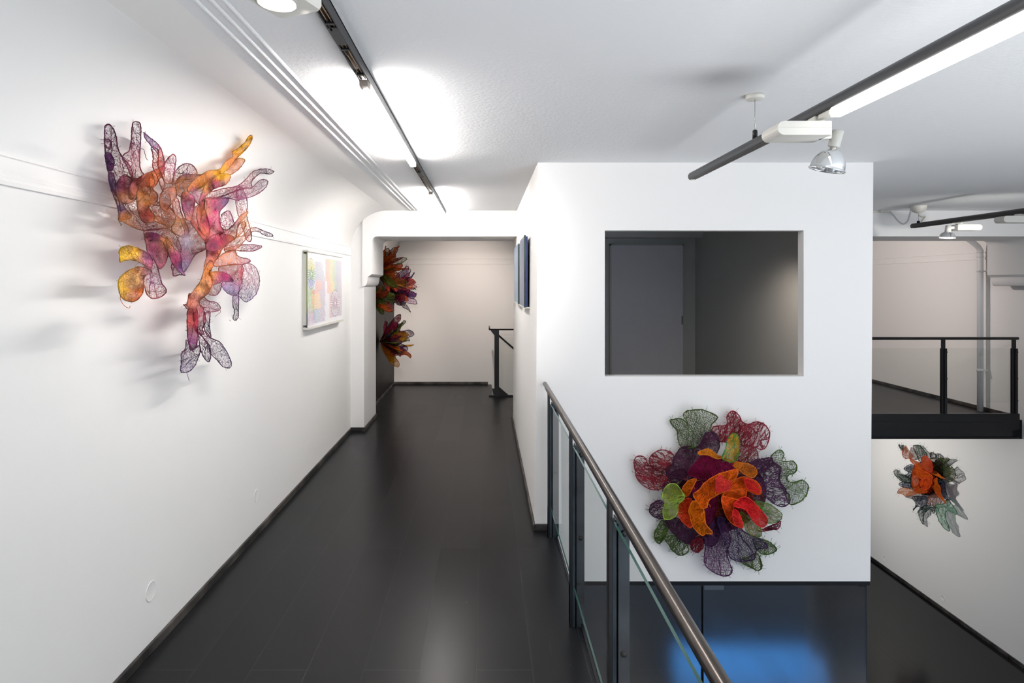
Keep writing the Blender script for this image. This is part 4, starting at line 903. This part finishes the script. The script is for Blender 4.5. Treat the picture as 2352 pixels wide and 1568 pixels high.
for i, (k, base, th, fr_, cfill, crim, s) in enumerate(Cc):
    c1, c2 = lin(cfill), lin(crim)
    def cf(x, y, c1=c1, c2=c2, i=i):
        t = noise.noise(Vector((x/110, y/110, i*7.1)))*.5+.5
        return [a*(1-t*.5)+b*t*.5 for a, b in zip(c1, c2)]
    petal(sc3, parse(s), P3(base, i*4.3), k, cf, rg, 24, .0040, .8, th*2, fr_*3, .0009, rimcol=c2, core=(680, 640), strands=2)

# ------------------------------------------------------------------ three petal clusters on the black wall, seen from the side
def wall_flower(center, specs, label, seed):
    """specs: (colour, rim, direction (out, along, up), length, width, kind)"""
    sc = empty('wall_sculpture', center, label, 'sculpture'); r_ = random.Random(seed); c0 = Vector(center)
    for i, (cfill, crim, d, ln, wd, k) in enumerate(specs):
        d = Vector(d).normalized(); side = d.cross(Vector((r_.uniform(-.3, .3), r_.uniform(-1, 1), r_.uniform(-1, 1)))).normalized(); nrm = d.cross(side)
        poly = []
        for q in range(14):
            t = q/13*2*PI; u = .5-.5*math.cos(t); wv = math.sin(t)*(.35+.65*u)*(1.0+.15*r_.uniform(-1, 1))
            poly.append((u*100, wv*50))
        curl = r_.uniform(-.35, .35); ph = r_.random()*30
        def P(x, y, d=d, side=side, nrm=nrm, ln=ln, wd=wd, curl=curl, ph=ph):
            u = x/100; v = y/50
            p = c0+d*(ln*u)+side*(wd*v*.5)+nrm*(curl*ln*u*u+.25*wd*(1-v*v)*u+.03*noise.noise(Vector((u*3, v*2, ph))))
            p.x = max(p.x, XL+.02); return p
        c1, c2 = lin(cfill), lin(crim)
        def cf(x, y, c1=c1, c2=c2): t = min(max(x/100, 0), 1); return [b*(1-t)+a*t for a, b in zip(c1, c2)]
        petal(sc, poly, P, k, cf, r_, 12, .0045, .75, 5, 2, .003, rimcol=c2)
def rspecs(n, seed, pal, ln, up=0.0, kinds='mdn', outw=.9):
    r_ = random.Random(seed); s = []
    for i in range(n):
        a = 2*PI*(i+r_.uniform(-.3, .3))/n*2.6; t = .25+.75*r_.random()
        d = (.35+outw*r_.random(), math.cos(a)*t, math.sin(a)*t+up)
        c = pal[r_.randrange(len(pal))]
        s.append((c[0], c[1], d, ln*r_.uniform(.65, 1.1), ln*r_.uniform(.28, .42), r_.choice(kinds)))
    return s
OR, RD, GN_, YL, PU, GY = ('#d06a20', '#9a3010'), ('#8a1c3c', '#5a1028'), ('#6a7830', '#3c4418'), ('#e8a818', '#a86810'), ('#5a3468', '#2c1838'), ('#b8b4c0', '#4a4450')
wall_flower((XL+.03, 8.15, EYE+.16), rspecs(34, 5, [OR, OR, ('#a84028', '#6a2010'), GN_, ('#b0702c', '#4c3010')], .42, .12), 'russet and orange petal cluster half hidden by the pilaster, topmost on the black wall', 1)
wall_flower((XL+.03, 7.95, EYE-.20), rspecs(16, 31, [GN_, GN_, ('#a84028', '#6a2010'), OR], .30, -.25, 'dmm', .5), 'small olive and russet petal cluster low behind the pilaster corbel on the black wall', 6)
wall_flower((XL+.03, 9.05, EYE-.12), rspecs(40, 8, [RD, RD, ('#a03050', '#5a1028'), PU, GN_, OR, ('#c8b8c8', '#3c3040')], .46, 0, 'mdn', 1.1), 'crimson and plum petal cluster with pale tips, farther along the black wall', 2)
wall_flower((XL+.03, 8.55, EYE-.82), rspecs(42, 12, [YL, YL, OR, RD, RD, PU, GN_], .44, .0, 'mdm', .7), 'yellow, crimson and purple petal cluster, lowest on the black wall', 3)

# ------------------------------------------------------------------ framed drawing on the left wall
def setface(o, cols):
    pass
fx0 = XL+.042
pa = on_x(707, 577, fx0); pb = on_x(786, 600, fx0); pc_ = on_x(707, 753, fx0)
y0, y1, z0, z1 = pa.y, pb.y, pc_.z, pa.z
dw = empty('framed_drawing', (XL, (y0+y1)/2, (z0+z1)/2), 'white panel with fine rainbow dashes hanging on the left wall before the pilaster', 'picture')
MB().box(XL, fx0-.008, y0+.01, y1-.01, z0+.02, z1-.02).build('backing_box', WPLAST, dw)
PAPER = mat('white drawing sheet', '#e8e7ea', 0.35)
MB().box(fx0-.008, fx0-.003, y0, y1, z0, z1).build('drawing_sheet', PAPER, dw)
MB().box(XL+.001, fx0+.006, y0-.002, y1+.002, z1-.002, z1+.012, bev=.002).build('top_rail', WPLAST, dw)
MB().box(XL+.001, fx0+.012, y0-.002, y1+.004, z0-.016, z0+.004, bev=.002).build('bottom_ledge', WPLAST, dw)
m = MB(); m.box(fx0-.009, fx0-.0025, y0-.006, y0+.001, z0, z1); o = m.build('coloured_edge', RIM, dw, label='yellow to green and plum painted edge')
o.data.materials[0] = mottle(mat('painted acrylic edge', '#4a6a30', .3), '#8a9a20', '#3c4450', 3, .35, .6)
m = MB(); cols = []; rg = random.Random(77)
def stroke(px, py, ang, ln, wd, c, bend=.3):
    """a short brush dash on the sheet; coordinates along and up the sheet, 0..1"""
    n = 5; P_ = []
    for q in range(n+1):
        t = q/n-.5; a = ang+bend*t
        P_.append((px+ln*t*math.cos(ang)-bend*ln*(t*t-.08)*math.sin(ang), py+ln*t*math.sin(ang)+bend*ln*(t*t-.08)*math.cos(ang)))
    vs = []; W_, H_ = y1-y0, z1-z0
    for q, (a, b) in enumerate(P_):
        w_ = wd*(.35+.65*math.sin(PI*q/n)); tx = math.cos(ang); ty = math.sin(ang)
        for s_ in (-1, 1):
            u = min(max(y0+a+s_*w_*-ty*.5, y0+.004), y1-.004); v = min(max(z0+b+s_*w_*tx*.5, z0+.006), z1-.006)
            vs.append((fx0-.0028+len(cols)*2e-8, u, v))
    m.add(vs, [(2*q, 2*q+1, 2*q+3, 2*q+2) for q in range(n)]); cols.extend([[v*.8+.17 for v in lin(c)]]*len(vs))
W_, H_ = y1-y0, z1-z0
def U(x): return on_x(680+x/6.535, 640, fx0).y-y0       # traced x to metres along the sheet
def V(y): return (1400-y)/(1400-250)*H_
def jit(c, a=.12):
    l = [int(c[i:i+2], 16) for i in (1, 3, 5)]; return '#%02x%02x%02x' % tuple(min(255, max(0, int(v*(1+rg.uniform(-a, a))))) for v in l)
# flower heads
for cx, cy, rx, ry, cs in ((232, 585, 62, 240, ('#c8c020', '#5a8a30', '#3058a8')), (592, 1080, 66, 235, ('#8a3c5c', '#8a3c5c', '#7a3050'))):
    ux, vy = U(cx), V(cy); RX = abs(U(cx+rx)-ux); RY = ry/1150*H_
    for ring in (.28, .45, .62, .8, .97):
        k = int(16+ring*22)
        for q in range(k):
            a = 2*PI*q/k; yy = math.sin(a)*ring
            c = cs[0] if yy > .3 else cs[1] if yy > -.35 else cs[2]
            stroke(ux+RX*ring*math.cos(a), vy+RY*yy, a+(PI/2 if ring > .9 else rg.uniform(-.3, .3)), .05 if ring < .9 else .035, .006, jit(c), .3)
for q in range(26):                                     # long stems lower left
    u = U(180+q*4); 
    for s_ in range(6): stroke(u+rg.uniform(-.01, .01), V(860+s_*90+rg.uniform(-20, 20)), PI/2+rg.uniform(-.12, .12), .085, .004, jit('#a8c080' if s_ < 4 else '#c8a0b8'), .2)
y = 395
while y < 1350:                                         # middle band of dashes
    xl = 302 if y < 830 else 240+max(0, min(50, (y-900)*.1)); xr = 395+min(45, max(0, (y-400)*.16)); x = xl
    while x < xr:
        f = (x-xl)/(xr-xl)
        c = '#a8a8b8' if y < 690 else '#e08868' if y < 900 else '#f0b860' if y < 1130 else '#90a0b8'
        if f > .62: c = '#b090a8' if y > 700 else '#a8a8b8'
        stroke(U(x)+rg.uniform(-.004, .004), V(y), rg.choice((.16, -.16))+rg.uniform(-.06, .06), .055, .0038, jit(c), rg.choice((.09, -.09)))
        x += 15*(1+f*.2)
    y += 17
y = 325
while y < 1330:                                         # right band
    xl = 455 if y < 700 else 480; x = xl
    while x < 688:
        f = (x-xl)/(688-xl)
        inhead = ((x-592)/62)**2+((y-1080)/225)**2 < 1
        c = '#f0a078' if f < .22 else '#f0c050' if f < .42 else '#88a860' if f < .6 else '#8890a0' if f < .85 else '#b090a8'
        if y > 880 and f > .2: c = '#a890a8'
        if not inhead and not (y > 900 and f < .12): stroke(U(x)+rg.uniform(-.006, .006), V(y), (-.2 if f < .5 else .17)+rg.uniform(-.08, .08), .075, .0046, jit(c), .12)
        x += 17
    y += 21
o = m.build('dash_drawing', RIM, dw, recalc=False, label='rainbow coloured dashes and two round flower heads'); setcol(o.data, cols)

# ------------------------------------------------------------------ two blue paintings on the cabin side
def streaks(name, cols):
    m = mat(name, '#ffffff', .3); N, L, b = nodes(m); tc = N.new('ShaderNodeTexCoord'); mp = N.new('ShaderNodeMapping'); mp.inputs['Scale'].default_value = (1, 16, 1.6)
    n = N.new('ShaderNodeTexNoise'); n.inputs['Scale'].default_value = 1.6; n.inputs['Detail'].default_value = 8; n.inputs['Roughness'].default_value = .7
    r = N.new('ShaderNodeValToRGB'); L.new(tc.outputs['Object'], mp.inputs[0]); L.new(mp.outputs[0], n.inputs['Vector']); L.new(n.outputs['Fac'], r.inputs[0]); L.new(r.outputs[0], b.inputs['Base Color'])
    e = r.color_ramp.elements; e[0].position = .3; e[0].color = (*lin(cols[0]), 1); e[1].position = .72; e[1].color = (*lin(cols[-1]), 1)
    for i, c in enumerate(cols[1:-1]): q = e.new(.3+.42*(i+1)/(len(cols)-1)); q.color = (*lin(c), 1)
    return m
BLU1 = streaks('blue streaked paint', ['#1c2c4a', '#4a5c84', '#8a8f9a', '#34509a', '#a4aab2'])
BLU2 = streaks('teal streaked paint', ['#2a5a78', '#5c7a94', '#8c98a4', '#4260a0', '#88a0a4'])
def painting(n0, n1, top, bot, M_, edge, label):
    xs = BX0-.030; p = on_x(n0, top, xs); q = on_x(n1, top, xs); b_ = on_x(n0, bot, xs)
    o = empty('painting', (BX0, (p.y+q.y)/2, (p.z+b_.z)/2), label, 'painting', 'blue paintings on the cabin side')
    MB().box(xs, xs+.012, p.y, q.y, b_.z, p.z).build('painted_sheet', M_, o)
    MB().box(xs+.014, xs+.027, p.y+.001, q.y-.01, b_.z+.005, p.z-.005).build('side_edge', edge, o)
    MB().box(xs-.002, xs+.014, p.y-.004, p.y+.004, b_.z-.003, p.z+.003).build('front_edge', mottle(mat('painted dark edge', '#1c3038', .3), '#101c24', '#2a5048', 4), o)
    MB().box(xs-.003, BX0+.018, p.y, q.y, b_.z-.010, b_.z).build('bottom_ledge', WPLAST, o)
painting(1204, 1193.5, 541, 705, BLU1, mat('deep blue edge', '#1c2870', .4), 'blue and silver streaked painting with a dark green edge on the cabin side, nearer one')
painting(1190, 1181, 560, 697, BLU2, mat('teal edge', '#2a7090', .4), 'teal and grey streaked painting on the cabin side, farther one')

# ------------------------------------------------------------------ render hints
S.cycles.transparent_max_bounces = 40
S.cycles.max_bounces = 10; S.cycles.diffuse_bounces = 6
S.cycles.use_denoising = True
S.cycles.sample_clamp_indirect = 6
